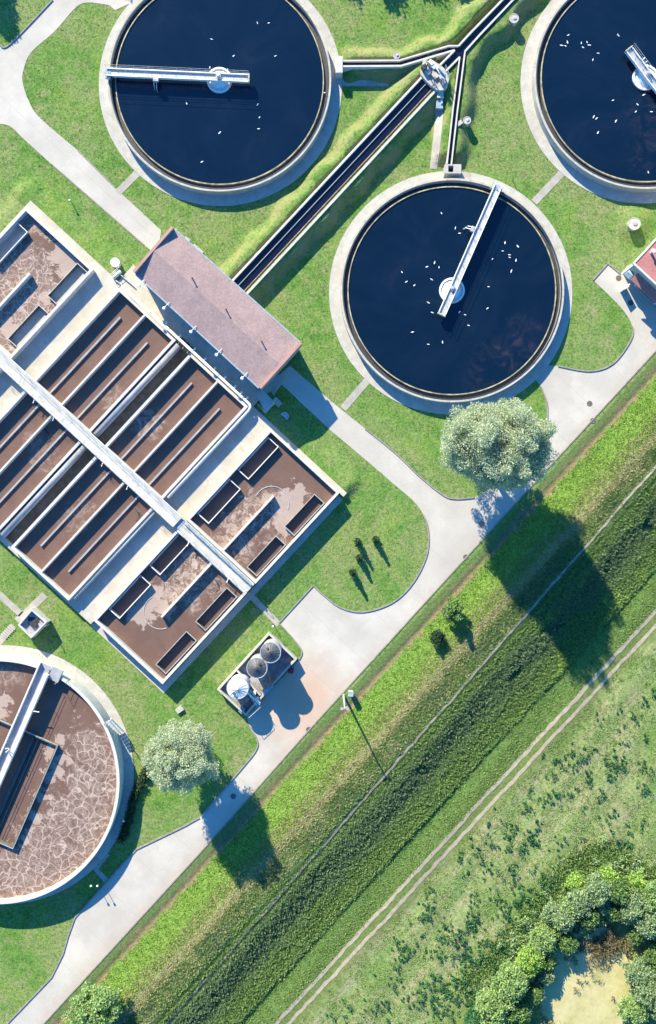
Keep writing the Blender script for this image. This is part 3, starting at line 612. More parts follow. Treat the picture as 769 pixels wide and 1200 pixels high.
# ------------------------------------------------------------------ main building
ZB = 5.25
W_, N_, E_, S_ = [Vector(P(x, y, ZB)) for x, y in ((155.6, 317), (200.8, 264.8), (353.6, 402.8), (306, 455.5))]
t = thing('plant_building', 'long building with a pink grey roof between lane basins and channel', 'building', (*((W_+E_)/2), 0))
def mixp(p, q, k): return tuple(p+(q-p)*k)
def inset(k=.25):
    c = (W_+E_)/2; return [tuple(p+(c-p).normalized()*k) for p in (W_, N_, E_, S_)]
m = MB(); m.prism(inset(.45), 0, 4.55); m.build('wall', M['bldwall'], t)
# gabled roof between end parapets
lu = (E_-N_).normalized(); wn = (N_-W_).normalized(); PW = .32
a0, a1 = W_+lu*PW, S_-lu*PW; b0, b1 = N_+lu*PW, E_-lu*PW; r0, r1 = (a0+b0)/2, (a1+b1)/2; ez, rz = 4.6, ZB-.03
m = MB(); m.add([(*a0, ez), (*a1, ez), (*r1, rz), (*r0, rz), (*b1, ez), (*b0, ez), (*a0, ez-.2), (*a1, ez-.2), (*b1, ez-.2), (*b0, ez-.2)],
                [(0, 1, 2, 3), (3, 2, 4, 5), (0, 6, 7, 1), (4, 8, 9, 5), (6, 9, 8, 7)]); rf = m.build('roof', M['roof'], t)
for p, q in ((W_, N_), (S_, E_)):
    s_ = 1 if p is W_ else -1; m = MB(); m.prism([tuple(p), tuple(q), tuple(q+lu*s_*PW), tuple(p+lu*s_*PW)], 3.9, ZB, True); m.build('parapet', M['pinkwall'], t)
for p, q, o_ in ((a0, a1, -wn), (b0, b1, wn)):
    m = MB(); m.bar(tuple(p+o_*.08), tuple(q+o_*.08), .15, ez-.16, ez+.02); m.build('gutter', M['bluebox'], t)
for (px, py) in ((226, 327), (265.5, 363.5), (307, 400.5)):
    x, y = P(px, py, 5.2); m = MB(); m.cone((x, y), .07, .07, 5., 5.75, 10); m.cone((x, y), .12, .05, 5.75, 5.85, 10); sub(rf, m, 'vent_pipe', M['rust'])
for (px, py) in ((163.5, 335), (192.5, 361.5), (224, 389), (254, 416), (284, 443.5)):
    x, y = P(px, py, 4.7); m = MB(); x1, y1 = x+wn.x*.9, y+wn.y*.9; m.tube([(x1, y1, 4.75), (x, y, 4.9)], .035, 6); m.cone((x, y), .2, .13, 4.82, 4.95, 12); o = m.build('floodlight', M['white'], t)
for k in (.12, .3, .48, .66, .84):                       # windows and doors on the shaded side
    for (side, p, q, off) in (('sw', W_, S_, -1), ('ne', N_, E_, 1)):
        base = p+(q-p)*k; ww = 1.1; wall_in = .45*.62; o_ = wn*off*(-wall_in+.03)
        pa, pb = base-lu*ww/2+o_, base+lu*ww/2+o_
        door = (side == 'sw' and k in (.48, .84)); z0, z1 = (0.0, 2.3) if door else (1.6, 2.9)
        m = MB(); m.bar(tuple(pa), tuple(pb), .10, z0, z1); f = m.build('door' if door else 'window', M['bluebox'] if door else M['white'], t)
        if not door:
            m = MB(); m.bar(tuple(pa+lu*.1), tuple(pb-lu*.1), .14, z0+.1, z1-.1); sub(f, m, 'pane', M['glass'])
        else:
            m = MB(); m.bar(tuple(pb-lu*.2), tuple(pb-lu*.1), .24, 1.0, 1.1); sub(f, m, 'handle', M['steel'])
for (px, py, s_) in ((218, 281.5, .45), (231, 293, .9)):
    x, y = P(px, py, .5); m = MB(); m.bar((x-lu.x*s_*.8, y-lu.y*s_*.8), (x+lu.x*s_*.8, y+lu.y*s_*.8), .7, 0, .5); tag(m.build('concrete_plinth', M['walk']), ('small' if s_ < .6 else 'wide')+' pale plinth against the grass side of the long pink roofed building', 'plinth')
t = thing('loading_landing', 'shaded blue grey landing with steps at the lowest corner of the long pink roofed building', 'landing', (*P(312, 472), 0))
m = MB(); m.prism(PP([(300, 461), (308, 456), (322, 472), (311, 484)], 1.2), 0, 1.2, True); m.build('slab', M['walk'], t)
m = MB(); rail(m, P(322, 472, 1.2), P(311, 484, 1.2), 1.2, 1., .7); rail(m, P(311, 484, 1.2), P(302, 474, 1.2), 1.2, 1., .7); m.build('railing', M['steel'], t)
m = MB(); [m.bar(P(324+k*2, 466+k*1.6, 1), P(319+k*2, 471+k*1.6, 1), .28, 0, 1.0-.25*k) for k in range(4)]; m.build('steps', M['walk'], t)
t = thing('pipe_rack', 'dark group of pumps and pipes in the shade under the middle of the long roof', 'pump', (*P(220, 404), 0))
for k in range(3):
    x, y = P(214+k*5.5, 399+k*5, 1); m = MB(); m.cone((x, y), .25, .25, .7, 1.5, 14); m.tube([(x, y, 1.3), (x-.5, y-.6, 1.3)], .12, 8); m.build('pump', M['dark'], t)
# pale pipework and rail between the berm cap and the basins
t = thing('pipe_gallery', 'pale pipes and handrail between the left end of the pink roof and the basins', 'pipes', (*P(142, 325), .7))
m = MB(); m.tube([(*P(133, 326, .8), .95), (*P(142, 318, .8), .95)], .22, 12); m.build('fat_pipe', M['white'], t, True)
m = MB(); m.tube([(*P(140, 321, .8), .9), (*P(158, 336, .8), .9)], .07, 8); m.tube([(*P(136, 329, .8), .9), (*P(143, 334, .8), .9)], .07, 8); m.build('thin_pipe', M['steel'], t)
m = MB(); rail(m, P(131, 323, 1), P(141, 314, 1), .7, .9, .6); m.build('handrail', M['steel'], t)
# ------------------------------------------------------------------ red building on the right edge
Q = Vector(P(727, 321)); ux = Vector((.679, .734)); vx = Vector((.734, -.679)); RB = 4.75
t = thing('red_roof_building', 'small building with a red roof cut by the right edge', 'building', (*Q, 0))
def qb(a, b): return tuple(Q+ux*a+vx*b)
m = MB(); m.prism([qb(.2, .2), qb(11, .2), qb(11, 11), qb(.2, 11)], 0, 4.5); m.build('wall', M['bldwall'], t)
m = MB(); m.prism([qb(0, 0), qb(11.3, 0), qb(11.3, 11.3), qb(0, 11.3)], 4.5, RB, True); rf = m.build('roof', M['redroof'], t)
m = MB(); m.ring([qb(-.08, -.08), qb(11.4, -.08), qb(11.4, 11.4), qb(-.08, 11.4)], [qb(.14, .14), qb(11.1, .14), qb(11.1, 11.1), qb(.14, 11.1)], 4.55, RB+.08); sub(rf, m, 'roof_edge', M['rimwhite'])
x, y = P(764.5, 295, 5.2); m = MB(); m.cone((x, y), .14, .14, 4.6, 5.5, 12); m.cone((x, y), .26, .22, 5.5, 5.7, 14); sub(rf, m, 'chimney', M['white'])
m = MB(); m.add([(*qb(.2, 1.2), 3.2), (*qb(-.75, 1.2), 2.75), (*qb(-.75, 6.6), 2.75), (*qb(.2, 6.6), 3.2), (*qb(.2, 1.2), 3.05), (*qb(-.75, 1.2), 2.6), (*qb(-.75, 6.6), 2.6), (*qb(.2, 6.6), 3.05)],
      [(0, 1, 2, 3), (7, 6, 5, 4), (0, 4, 5, 1), (1, 5, 6, 2), (2, 6, 7, 3)]); m.build('canopy', M['redroof'], t)
m = MB(); m.prism([qb(-.3, 2.0), qb(.1, 2.0), qb(.1, 5.3), qb(-.3, 5.3)], 1.0, 2.2, True); b_ = m.build('bay_window', plain('pale_blue_frame', (.42, .60, .72), .4), t)
m = MB(); m.bar(qb(-.33, 2.2), qb(-.33, 5.1), .06, 1.2, 2.0); sub(b_, m, 'pane', M['glass'])
m = MB(); m.prism([qb(-.12, .35), qb(.1, .35), qb(.1, 1.05), qb(-.12, 1.05)], .9, 2.4, True); m.build('air_unit', plain('pale_blue_unit', (.5, .64, .74), .4), t)
m = MB(); m.bar(qb(-1.6, 1.45), qb(-.7, 1.5), .12, 0, 1.6); tag(m.build('door_leaf', M['white'], t))
# ------------------------------------------------------------------ channels on the bank
def offset(pts, d):
    out = []
    for k, p in enumerate(pts):
        a = pts[max(k-1, 0)]; b = pts[min(k+1, len(pts)-1)]; dx, dy = b[0]-a[0], b[1]-a[1]; l = hypot(dx, dy); out.append((p[0]-dy/l*d, p[1]+dx/l*d))
    return out
def wallstrip(pts, wd, z0, z1):
    m = MB(); A = offset(pts, wd/2); B = offset(pts, -wd/2); m.prism(A+B[::-1], z0, z1, True); return m
ZC = 1.45
PZ = lambda L: [P(x, y, ZC) for x, y in L]
t = thing('channel', 'wide dark water channel running from the pink roofed building up to the round chamber', 'channel', (*P(390, 215), 0))
Lp = PZ([(271.7, 329.4), (494, 90.5)]); Rp = PZ([(289.5, 344), (511.5, 105)])
for q in (Lp, Rp): wallstrip(q, .24, 0, ZC).build('wall', M['rimwhite'], t)
def lerp2(k): return [tuple(Vector(a)+(Vector(b)-Vector(a))*k) for a, b in zip(Lp, Rp)]
wallstrip(lerp2(.38), .07, .2, 1.26).build('divider', M['baffle'], t); wallstrip(lerp2(.79), .10, .2, 1.3).build('divider', plain('rusty_divider', (.36, .22, .19), .8, var=.35), t)
m = MB(); m.sheet([Lp[0], Lp[1], Rp[1], Rp[0]], 1.1); m.build('water', M['chwater'], t)
t = thing('channel', 'narrower dark channel running from the round chamber to the top edge', 'channel', (*P(560, 40), 0))
L2 = PZ([(514.6, 77), (536, 55), (549.7, 40), (588.4, 0), (650, -64)]); R2 = PZ([(521.6, 84), (539, 66.5)]); R2b = PZ([(545, 60), (563, 40), (601, 0), (662, -64)])
wallstrip(L2[:1]+PZ([(533, 58.5)]), .2, 0, ZC).build('wall', M['rimwhite'], t); wallstrip(PZ([(537.5, 53.5)])+L2[2:], .2, 0, ZC).build('wall', M['rimwhite'], t)
wallstrip(R2, .2, 0, ZC).build('wall', M['rimwhite'], t); wallstrip(R2b, .2, 0, ZC).build('wall', M['rimwhite'], t)
m = MB(); m.sheet(L2+R2b[::-1]+R2[::-1], 1.1); m.build('water', M['chwater'], t)
t = thing('channel', 'thin channel branch from the top left round tank to the fork', 'channel', (*P(465, 72), 0))
a = PZ([(401, 71), (468, 70.5), (526, 53.5), (537.5, 53.5)]); b = PZ([(401, 77.5), (470, 77), (533, 58.5)])
wallstrip(a, .16, 0, ZC+.004).build('wall', M['rimwhite'], t); wallstrip(b, .2, 0, ZC+.004).build('wall', M['rimwhite'], t)
m = MB(); m.sheet(a+b[::-1], 1.08); m.build('water', M['chwater'], t)
t = thing('channel', 'thin channel branch going down to the middle right round tank', 'channel', (*P(534, 130), 0))
a = PZ([(539, 66.5), (531, 128), (524, 192)]); b = PZ([(545.2, 60), (536.5, 128), (529, 194)])
wallstrip(a, .15, 0, ZC+.004).build('wall', M['rimwhite'], t); wallstrip(b, .15, 0, ZC+.004).build('wall', M['rimwhite'], t)
m = MB(); m.sheet(a+b[::-1], 1.08); m.build('water', M['chwater'], t)
# distribution chamber
t = thing('distribution_chamber', 'pale rounded concrete chamber with gates and hatches across the channel', 'chamber', (*P(508, 91), 0))
poly = cr([(492.8, 88.4), (493.5, 79), (499, 73.5), (508, 73), (520.8, 82), (524.9, 93), (524, 102.4), (517.7, 107), (510, 105.5), (500, 97), (492.8, 88.4)], 4)[:-1]
m = MB(); m.prism(PP(poly, 1.4), 0, 1.7); m.build('slab', M['wall'], t)
for (x0, y0, x1, y1, w_, h_, mt) in ((497, 81, 504, 89, .45, .35, 'steel'), (504, 78, 509, 83, .3, .5, 'white'), (510, 80, 521, 95, .35, .5, 'white'), (506, 86, 512, 93, .6, .3, 'soil'), (514, 92, 520, 101, .3, .7, 'steel'), (495, 80, 498, 84, .5, .7, 'dark'), (513, 84, 521, 93, .15, .9, 'bluebox'), (502, 75, 507, 78, .5, .6, 'white')):
    m = MB(); m.bar(P(x0, y0, 1.5), P(x1, y1, 1.5), w_, 1.7, 1.7+h_); m.build('gate', M[mt], t)
for (x0, y0) in ((503, 90), (509, 97), (517, 98), (500, 79)):
    m = MB(); x, y = P(x0, y0, 1.6); m.cone((x, y), .06, .06, 1.7, 2.5, 8); m.annulus((x, y), .18, .24, 2.45, 2.5, 14); m.build('handwheel', M['dark'], t)
m = MB(); rail(m, P(521, 82, 1.4), P(525, 93, 1.4), 1.7, 1., .7); rail(m, P(525, 93, 1.4), P(524, 102, 1.4), 1.7, 1., .7); rail(m, P(494, 79, 1.4), P(500, 73.5, 1.4), 1.7, 1., .7); m.build('railing', M['steel'], t)
t = thing('access_steps', 'small pale steps with a blue grey cover below the rounded chamber', 'stairs', (*P(516, 118), 0))
m = MB(); m.prism(PP([(512, 108), (519.5, 108.5), (519.5, 116), (512, 115.5)], 1), .1, 1.3, True); m.build('landing', M['rimwhite'], t)
m = MB(); m.prism(PP([(511.5, 116.5), (519.5, 117), (519.2, 127), (511, 126.5)], 1), .1, 1.0, True); m.build('cover', M['bluebox'], t)
m = MB(); x, y = P(517.5, 119.5, 1); m.prism([(x-.1, y-.25), (x+.1, y-.25), (x+.1, y+.25), (x-.1, y+.25)], 1, 1.15, True); m.build('lamp', M['white'], t)
# wells and manholes
def well(px, py, r, h, z0, label, mat='soil', hatch=True):
    x, y = P(px, py, h); t = thing('round_well', label, 'well', (x, y, z0))
    m = MB(); m.cone((0, 0), r, r, 0-.3, h-z0, 28); m.annulus((0, 0), r-.02, r+.06, h-z0-.12, h-z0+.03, 28); m.build('concrete_ring', M[mat]).parent = t
    if hatch: m = MB(); m.cone((.08, .05), r*.45, r*.42, h-z0, h-z0+.08, 18); m.tube([(.0, -.1, h-z0+.1), (.15, .1, h-z0+.1)], .03, 6); m.build('lid', M['steel']).parent = t
    return t
well(743.5, 262, .68, 1.15, .3, 'pale round well with a lid on a small grass mound near the red roof', 'platform')
well(602.5, 21.5, .5, 1.3, 0, 'round concrete well beside the channel at the top edge')
well(547.5, 141, .4, 1.3, .0, 'small round well beside the thin channel branch')
well(135, 307.5, .48, 1.3, .3, 'white round cap on the berm left of the pink roof', 'white', False)
well(333.5, 488, .45, .35, 0, 'round cover in the shadow of the long pink roofed building', 'steel')
well(465, 65, .35, 1.4, .0, 'small round well above the thin channel branch near the top left round tank')
for (px, py, s_, lab) in ((537, 149, .4, 'pale concrete block beside the small well on the thin channel branch'), (211, 831, .5, 'grey concrete cover left of the pale tree near the tall basin corner'), (235, 850, .35, 'grey cover standing right above the small pale tree')):
    x, y = P(px, py); m = MB(); m.bar((x-s_*.7, y-s_*.5), (x+s_*.7, y+s_*.5), s_*1.2, .0, .35+.9*(py < 200)); tag(m.build('concrete_cover', M['soil']), lab, 'cover')
mh = [(273.5, 933, 'round iron manhole in the narrow road below the silos'), (691, 473, 'square dark gully in the wide road junction'), (695, 493, 'small gully at the outer kerb of the road near the pale tree'), (725, 326, 'dark gully on the road end beside the red roofed building'), (739, 355, 'dark gully on the road bend below the red roofed building'), (564.5, 614, 'brown gully in the road left of the big tree shadow'), (546, 653, 'dark gully at the outer kerb below the big tree'), (362, 855, 'gully at the outer kerb beside the silo shadows')]
for px, py, lab in mh:
    x, y = P(px, py); m = MB(); m.cone((x, y), .3, .3, .02, .032, 20); m.annulus((x, y), .27, .33, .02, .04, 20); tag(m.build('manhole', plain('iron', (.13, .11, .10), .7)), lab, 'manhole')
# posts with shadows
for (px, py, h, lab) in ((82, 235, .9, 'thin dark post on the grass above the foamy corner basin'), (602, 209, .8, 'thin dark post on the lawn above the middle right round tank'), (145, 962, .9, 'pale capped post in the shade of the foamy round tank, nearest the hedge'), (107, 1038, 1.9, 'left pale capped post in the shade beside the road at the lower left'), (114.5, 1038, 1.9, 'right pale capped post in the shade beside the road at the lower left'), (320, 734, 1.6, 'post with a pale head on the grass above the silo yard')):
    x, y = P(px, py, h); t = thing('marker_post', lab, 'post', (x, y, 0))
    m = MB(); m.cone((0, 0), .035, .035, 0, h, 8); m.build('pole', M['dark']).parent = t
    if h > .85: m = MB(); m.cone((0, 0), .10, .13, h, h+.12, 12); m.cone((0, 0), .13, .05, h+.12, h+.2, 12); m.build('cap', M['white']).parent = t
# little square pit
t = thing('valve_pit', 'small square open pit with dark machinery beside the path at the left edge', 'pit', (*P(39, 730), 0))
pc = PP([(38.6, 713), (56.2, 728.5), (38, 747.5), (22.5, 732)], 1.3); cx, cy = sum(p[0] for p in pc)/4, sum(p[1] for p in pc)/4
m = MB(); m.ring(pc, [(cx+(p[0]-cx)*.86, cy+(p[1]-cy)*.86) for p in pc], 0, 1.75); m.build('wall', M['rimwhite'], t)
m = MB(); m.sheet([(cx+(p[0]-cx)*.9, cy+(p[1]-cy)*.9) for p in pc], 1.2); m.build('floor', M['duct'], t)
m = MB(); m.cone((cx+.1, cy-.1), .45, .4, .95, 1.5, 16); m.bar((cx-.6, cy+.5), (cx+.7, cy+.3), .5, .95, 1.25); m.tube([(cx-.6, cy-.1, 1.2), (cx+.1, cy, 1.2), (cx+.5, cy-.5, 1.2)], .12, 8); m.build('machinery', M['dark'], t)
m = MB(); x, y = P(55, 733, 1.35); m.tube([(x, y, 0), (x, y, 2.2)], .05, 6); m.build('vent_pipe', M['steel'], t)
t = thing('garden_steps', 'short grey ribbed steps on the path at the left edge', 'stairs', (*P(10, 740), 0))
for k in range(6):
    x, y = P(14.5-k*1.9, 735+k*2.0); m = MB(); d_ = Vector((.734, -.679))*.42; m.bar((x-d_.x, y-d_.y), (x+d_.x, y+d_.y), .13, 0, .16); m.build('tread', M['walk'], t)
# ------------------------------------------------------------------ silo yard
YZ = 1.25
yc = PP([(315.2, 741), (348.2, 772.4), (288.2, 839.2), (254.4, 808)], YZ); Ny, Ey, Sy, Wy = [Vector(p) for p in yc]
t = thing('silo_yard', 'walled rectangular yard holding three silos beside the road', 'walled yard', (*((Ny+Sy)/2), 0))
def insr(k): c = (Ny+Sy)/2; return [tuple(p+((q-p).normalized()+(r-p).normalized())*k) for p, q, r in ((Ny, Ey, Wy), (Ey, Sy, Ny), (Sy, Wy, Ey), (Wy, Ny, Sy))]
m = MB(); m.ring([tuple(p) for p in (Ny, Ey, Sy, Wy)], insr(.22), 0, YZ); m.build('wall', M['walk'], t)
m = MB(); m.sheet(insr(.2), .12); m.build('floor', concrete('yard_floor', (.36, .38, .42), .55, 1.0, streak=((.20, .12, .09), .6)), t)
d0 = Vector(P(275.5, 783.4, YZ)); d1 = Vector(P(306.8, 816.4, YZ)); m = MB(); m.bar(tuple(d0), tuple(d1), .2, 0, YZ-.03, -.2, -.2); m.build('divider_wall', M['walk'], t)
def silo(px, py, r, h, mat, label, dark=True):
    x, y = P(px, py, h); t = thing('silo', label, 'silo', (x, y, 0), random.random()*6, 'silos in the walled yard')
    m = MB(); m.cone((0, 0), r*.97, r*.97, .12, h-.05, 40, False); m.build('body', M['steel'] if dark else M['white'], None, True).parent = t
    m = MB(); n = 16; m.cone((0, 0), r, .18, h-.05, h+.38, 32); rf = m.build('roof', mat); rf.parent = t
    for k in range(n):
        a = 2*pi*k/n; w_ = MB(); w_.tube([(r*.98*cos(a), r*.98*sin(a), h-.02), (.2*cos(a), .2*sin(a), h+.41)], .018, 4); s_ = w_.build('seam', M['frame'] if dark else M['steel']); s_.parent = rf
    m = MB(); m.annulus((0, 0), r-.03, r+.05, h-.12, h, 40); m.build('rim', M['steel']).parent = t
    m = MB(); m.cone((0, 0), .16, .14, h+.36, h+.5, 12); m.build('top_cap', M['dark'] if dark else M['white']).parent = t
    m = MB(); m.cone((r*.55, .1), .14, .14, h+.1, h+.4, 12); m.build('hatch', M['frame']).parent = t
    return t
gr = plain('grey_silo_roof', (.12, .12, .14), .55, .2, var=.25)
silo(317, 764.8, 1.13, 4.55, gr, 'grey cone roofed silo nearest the top corner of the yard'); silo(301.2, 782.9, 1.13, 4.55, gr, 'grey cone roofed silo in the middle of the three')
ts = silo(278.5, 806.2, 1.22, 3.3, M['white'], 'white round silo with machinery on top in the lower bay of the yard', False)
t = thing('conveyor_frame', 'pale frame of pipes and motors between the white silo and the yard divider', 'machinery', (*P(293, 811), 0))
for (px, py, z, r) in ((291, 806, 1.9, .2), (294, 811, 1.8, .17), (298, 813, 2.2, .22), (301, 819, 1.8, .2), (303, 823, 1.5, .15), (297, 818, 1.6, .13)):
    x, y = P(px, py, z); m = MB(); m.cone((x, y), r, r*.9, .12, z, 12); m.build('motor', M['steel' if r < .2 else 'white'], t)
m = MB(); rail(m, P(288, 802, 2.0), P(305, 824, 2.0), 1.2, .9, .6); rail(m, P(285, 806, 2.), P(301, 827, 2.), 1.2, .9, .6); m.tube([(*P(285, 803, 2), 3.0), (*P(304, 826, 2), 1.8)], .09, 8); m.build('frame', M['white'], t)
m = MB(); m.tube([(*P(306, 812, 2), 1.0), (*P(318, 800, 2), 2.6), (*P(312, 778, 3), 3.9)], .08, 8); m.tube([(*P(309, 815, 2), 1.0), (*P(322, 796, 2), 2.2)], .08, 8); tag(m.build('feed_pipe', M['rust']), 'rusty feed pipes in front of the two grey silos', 'pipe')
for (px, py, w_, l_, h_, mt, lab) in ((313.5, 808.5, .55, 1.4, 1.75, 'bluebox', 'long pale blue cabinet on the road wall of the silo yard'), (283.5, 832.5, .5, .7, 1.0, 'bluebox', 'small pale blue box in the lowest corner of the silo yard'), (290, 820, .35, .45, .8, 'bluebox', 'tiny pale blue box between the white silo and the road wall')):
    x, y = P(px, py, h_); m = MB(); d_ = ux*l_/2; m.bar((x-d_.x, y-d_.y), (x+d_.x, y+d_.y), w_, .1, h_); b_ = m.build('cabinet', M[mt]); tag(b_, lab, 'cabinet')
x, y = P(341, 786, .6); m = MB(); m.prism([(x-.35, y-.25), (x+.25, y-.35), (x+.35, y+.25), (x-.25, y+.35)], .02, .6, True); m.cone((x, y), .16, .12, .6, .75, 12); tag(m.build('red_bin', plain('red_paint', (.28, .03, .04), .5)), 'small dark red bin in the shade outside the yard wall', 'bin')
t = thing('steel_ladder_stand', 'pale steel rail stand on the road beside the silo yard', 'rail stand', (*P(300, 835), 0))
m = MB(); rail(m, P(293, 838, .5), P(306, 826, .5), .02, 2.0, .5, .03); m.build('rail', M['steel'], t); m = MB(); m.bar(P(293, 839, 0), P(307, 826, 0), .35, .02, .08); m.build('foot', M['steel'], t)
# ------------------------------------------------------------------ lamp post on the bank
x, y = P(403.5, 822.5, 4); zt = 7.7
t = thing('lamp_post', 'tall thin mast with a lamp head at the bank edge', 'lamp post', (x, y, 0))
m = MB(); m.cone((0, 0), .14, .08, -.3, zt, 12); m.build('mast', M['steel']).parent = t
m = MB(); m.tube([(-.35, -.15, zt-.1), (.35, .25, zt)], .05, 6); m.build('cross_arm', M['duct']).parent = t
for s_ in (-1, 1): m = MB(); m.prism([(s_*.3-.16, -.12), (s_*.3+.16, -.12), (s_*.3+.16, .12), (s_*.3-.16, .12)], zt, zt+.12, True); m.build('lamp_head', M['duct']).parent = t
x, y = P(411, 813, 1.4); t = thing('switch_cabinet', 'pale switch box on legs right beside the tall mast', 'cabinet', (x, y, 0))
m = MB(); m.prism([(-.28, -.2), (.22, -.26), (.3, .18), (-.2, .24)], .5, 1.5, True); m.build('box', M['white']).parent = t
m = MB(); [m.cone(p, .04, .04, -.1, .5, 6) for p in ((-.2, -.1), (.18, -.16), (.2, .1), (-.14, .14))]; m.build('legs', M['steel']).parent = t
m = MB(); m.prism([(-.34, -.26), (.26, -.32), (.36, .24), (-.26, .3)], 1.5, 1.56, True); m.build('lid', M['bluebox']).parent = t
# ------------------------------------------------------------------ pond
pc_ = P(690, 1158); ring_ = []
for k in range(90):
    a = 2*pi*k/90; u_ = 1+.22*mnoise.noise(Vector((cos(a)*1.6, sin(a)*1.6, 4)))+.09*mnoise.noise(Vector((cos(a)*6, sin(a)*6, 9)))
    ring_.append((pc_[0]+cos(a)*5.6*u_*(1+.25*(sin(a) < -.2)), pc_[1]+.5+sin(a)*6.6*u_, -.63))
mb = MB(); mb.add([(*pc_, -.63)]+ring_, [(0, 1+k, 1+(k+1) % 90) for k in range(90)])
t_ = NT('pond_scum'); n1 = t_.noise(.45, 6, .7); n2 = t_.noise(4, 4, .8)
b = t_.mix(t_.ramp(n1, .35, .65), (.40, .37, .17), (.50, .46, .25)); b = t_.mix(t_.ramp(n1, .3, .44, a=1., b=0.), b, (.27, .30, .12)); b = t_.mix(t_.ramp(n2, .5, .7, b=.5), b, (.33, .29, .15)); t_.bump(n2, .5, .05)
o = struct(mb, 'pond', t_.out(b, .8, .3), 'dried pond floor covered in yellow green scum')
# ------------------------------------------------------------------ vegetation builders
def leaves(centers, radii, n_each, size, aspect=2.2, up=.3, flat=1.0):
    """cards scattered in balls; returns (N,4,3)"""
    C = np.repeat(np.asarray(centers), n_each, 0); Rr = np.repeat(np.asarray(radii), n_each)[:, None]
    N = len(C); d = rng.normal(size=(N, 3)); d /= np.linalg.norm(d, axis=1)[:, None]
    p = C+d*Rr*(rng.random((N, 1))**.45)*np.array([1, 1, flat])
    a = rng.normal(size=(N, 3))+d*.8; a[:, 2] += up; a /= np.linalg.norm(a, axis=1)[:, None]
    b = np.cross(a, rng.normal(size=(N, 3))); b /= np.linalg.norm(b, axis=1)[:, None]
    s = size*(.6+.8*rng.random((N, 1))); a = a*s*.5*aspect**.5; b = b*s*.5/aspect**.5
    return np.stack([p-a, p+b, p+a, p-b], 1)
def tree(px, py, zc, rx, ry, rz, label, mat, name='tree', nc=260, ne=80, size=.3, cr_=.9, cat='tree', gz=0., fl=1.0, trunk=.22, group=None, holes=.0, inner=None):
    x, y = P(px, py, zc); t = thing(name, label, cat, (x, y, gz), 0, group)
    i = np.arange(nc); ph = np.arccos(1-2*(i+.5)/nc*(.93)); th = pi*(1+5**.5)*i
    D = np.stack([np.cos(th)*np.sin(ph), np.sin(th)*np.sin(ph), np.cos(ph)], 1)
    o_ = rng.random(3)*50
    k = np.array([1+.16*mnoise.noise(Vector((d[0]*2+o_[0], d[1]*2+o_[1], d[2]*2)))*2.6+.19*mnoise.noise(Vector((d[0]*5.5+o_[0], d[1]*5.5, d[2]*5.5+o_[2])))*2 for d in D])
    rr = k*(.66+.34*rng.random(nc)**.5)
    Cc = D*np.array([rx, ry, rz])*rr[:, None]*(1-cr_*.35/max(rx, 1))
    keep = rng.random(nc) > holes; Cc = Cc[keep]
    nin = int(len(Cc)*.35); Ci = Cc[:nin]*rng.random((nin, 1))*.8
    rad = cr_*(.6+.6*rng.random(len(Cc)+nin))
    V = leaves(np.vstack([Cc, Ci]), rad, ne, size); V[:, :, 2] += zc-gz
    quads('crown', V, mat, t)
    m = MB(); zc_ = zc-gz; m.tube([(0, 0, -.4), (.05, .03, zc_*.4), (0, 0, zc_)], [trunk*1.3, trunk, trunk*.4], 9)
    for q in range(7):
        a = q*2.4+random.random(); h0 = zc_*(.3+.08*q); e = Vector((cos(a)*rx*.6, sin(a)*ry*.6, zc_+rz*(-.35+.12*q)))
        m.tube([(0, 0, h0), tuple(Vector((0, 0, h0)).lerp(e, .55)+Vector((0, 0, .1*rz))), tuple(e)], [trunk*.5, trunk*.3, trunk*.1], 6)
    m.build('trunk', M['bark']).parent = t
    return t
tree(581, 521, 9.9, 5.3, 4.3, 5.6, 'big round silvery tree below the middle right round tank', M['silver'], nc=560, ne=350, size=.145, cr_=.95, trunk=.32, name='willow_tree')
tree(213, 888, 7.3, 3.45, 3.35, 4.2, 'smaller pale silvery tree between the lowest corner basin and the road', M['silver'], nc=250, ne=300, size=.14, cr_=.8, trunk=.2, name='willow_tree')
tree(532, 717, 2.4, 1.15, 1.35, 1.5, 'dark bushy sapling on the bright river bank', M['green'], name='small_tree', nc=42, ne=60, size=.2, cr_=.42, trunk=.07, gz=.3, holes=.3)
tree(514, 747, 1.6, .8, .9, .95, 'smaller dark shrub on the bank just below the bushy sapling', M['dkgreen'], name='shrub', nc=30, ne=50, size=.22, cr_=.42, trunk=.05, gz=.2, cat='shrub', holes=.2)
tree(112, 1180, 3.4, 2.9, 2.3, 2.1, 'feathery pale green tree at the bottom edge beside the road', M['pale'], nc=130, ne=90, size=.2, cr_=.6, trunk=.14, name='small_tree', gz=.2, holes=.2)
for (px, py, h, lab) in ((419.7, 635, 2.2, 'dark narrow conifer on the lawn, upper left of the four'), (440.7, 632.6, 2.0, 'dark narrow conifer on the lawn, nearest the road of the four'), (421.4, 654, 1.9, 'dark narrow conifer on the lawn, third down of the four'), (413.6, 671, 2.2, 'dark narrow conifer on the lawn, lowest of the four')):
    x, y = P(px, py, h*.6); t = thing('conifer', lab, 'tree', (x, y, 0), 0, 'four narrow conifers on the lawn')
    zz = np.linspace(.2, h, 16); V = leaves([(random.uniform(-.05, .05), random.uniform(-.05, .05), z) for z in zz], [(.40*(1-(z/h)**1.6)+.08) for z in zz], 60, .15, up=.8)
    quads('foliage', V, M['dkgreen'], t); m = MB(); m.cone((0, 0), .06, .03, -.2, h*.9, 7); m.build('trunk', M['bark']).parent = t
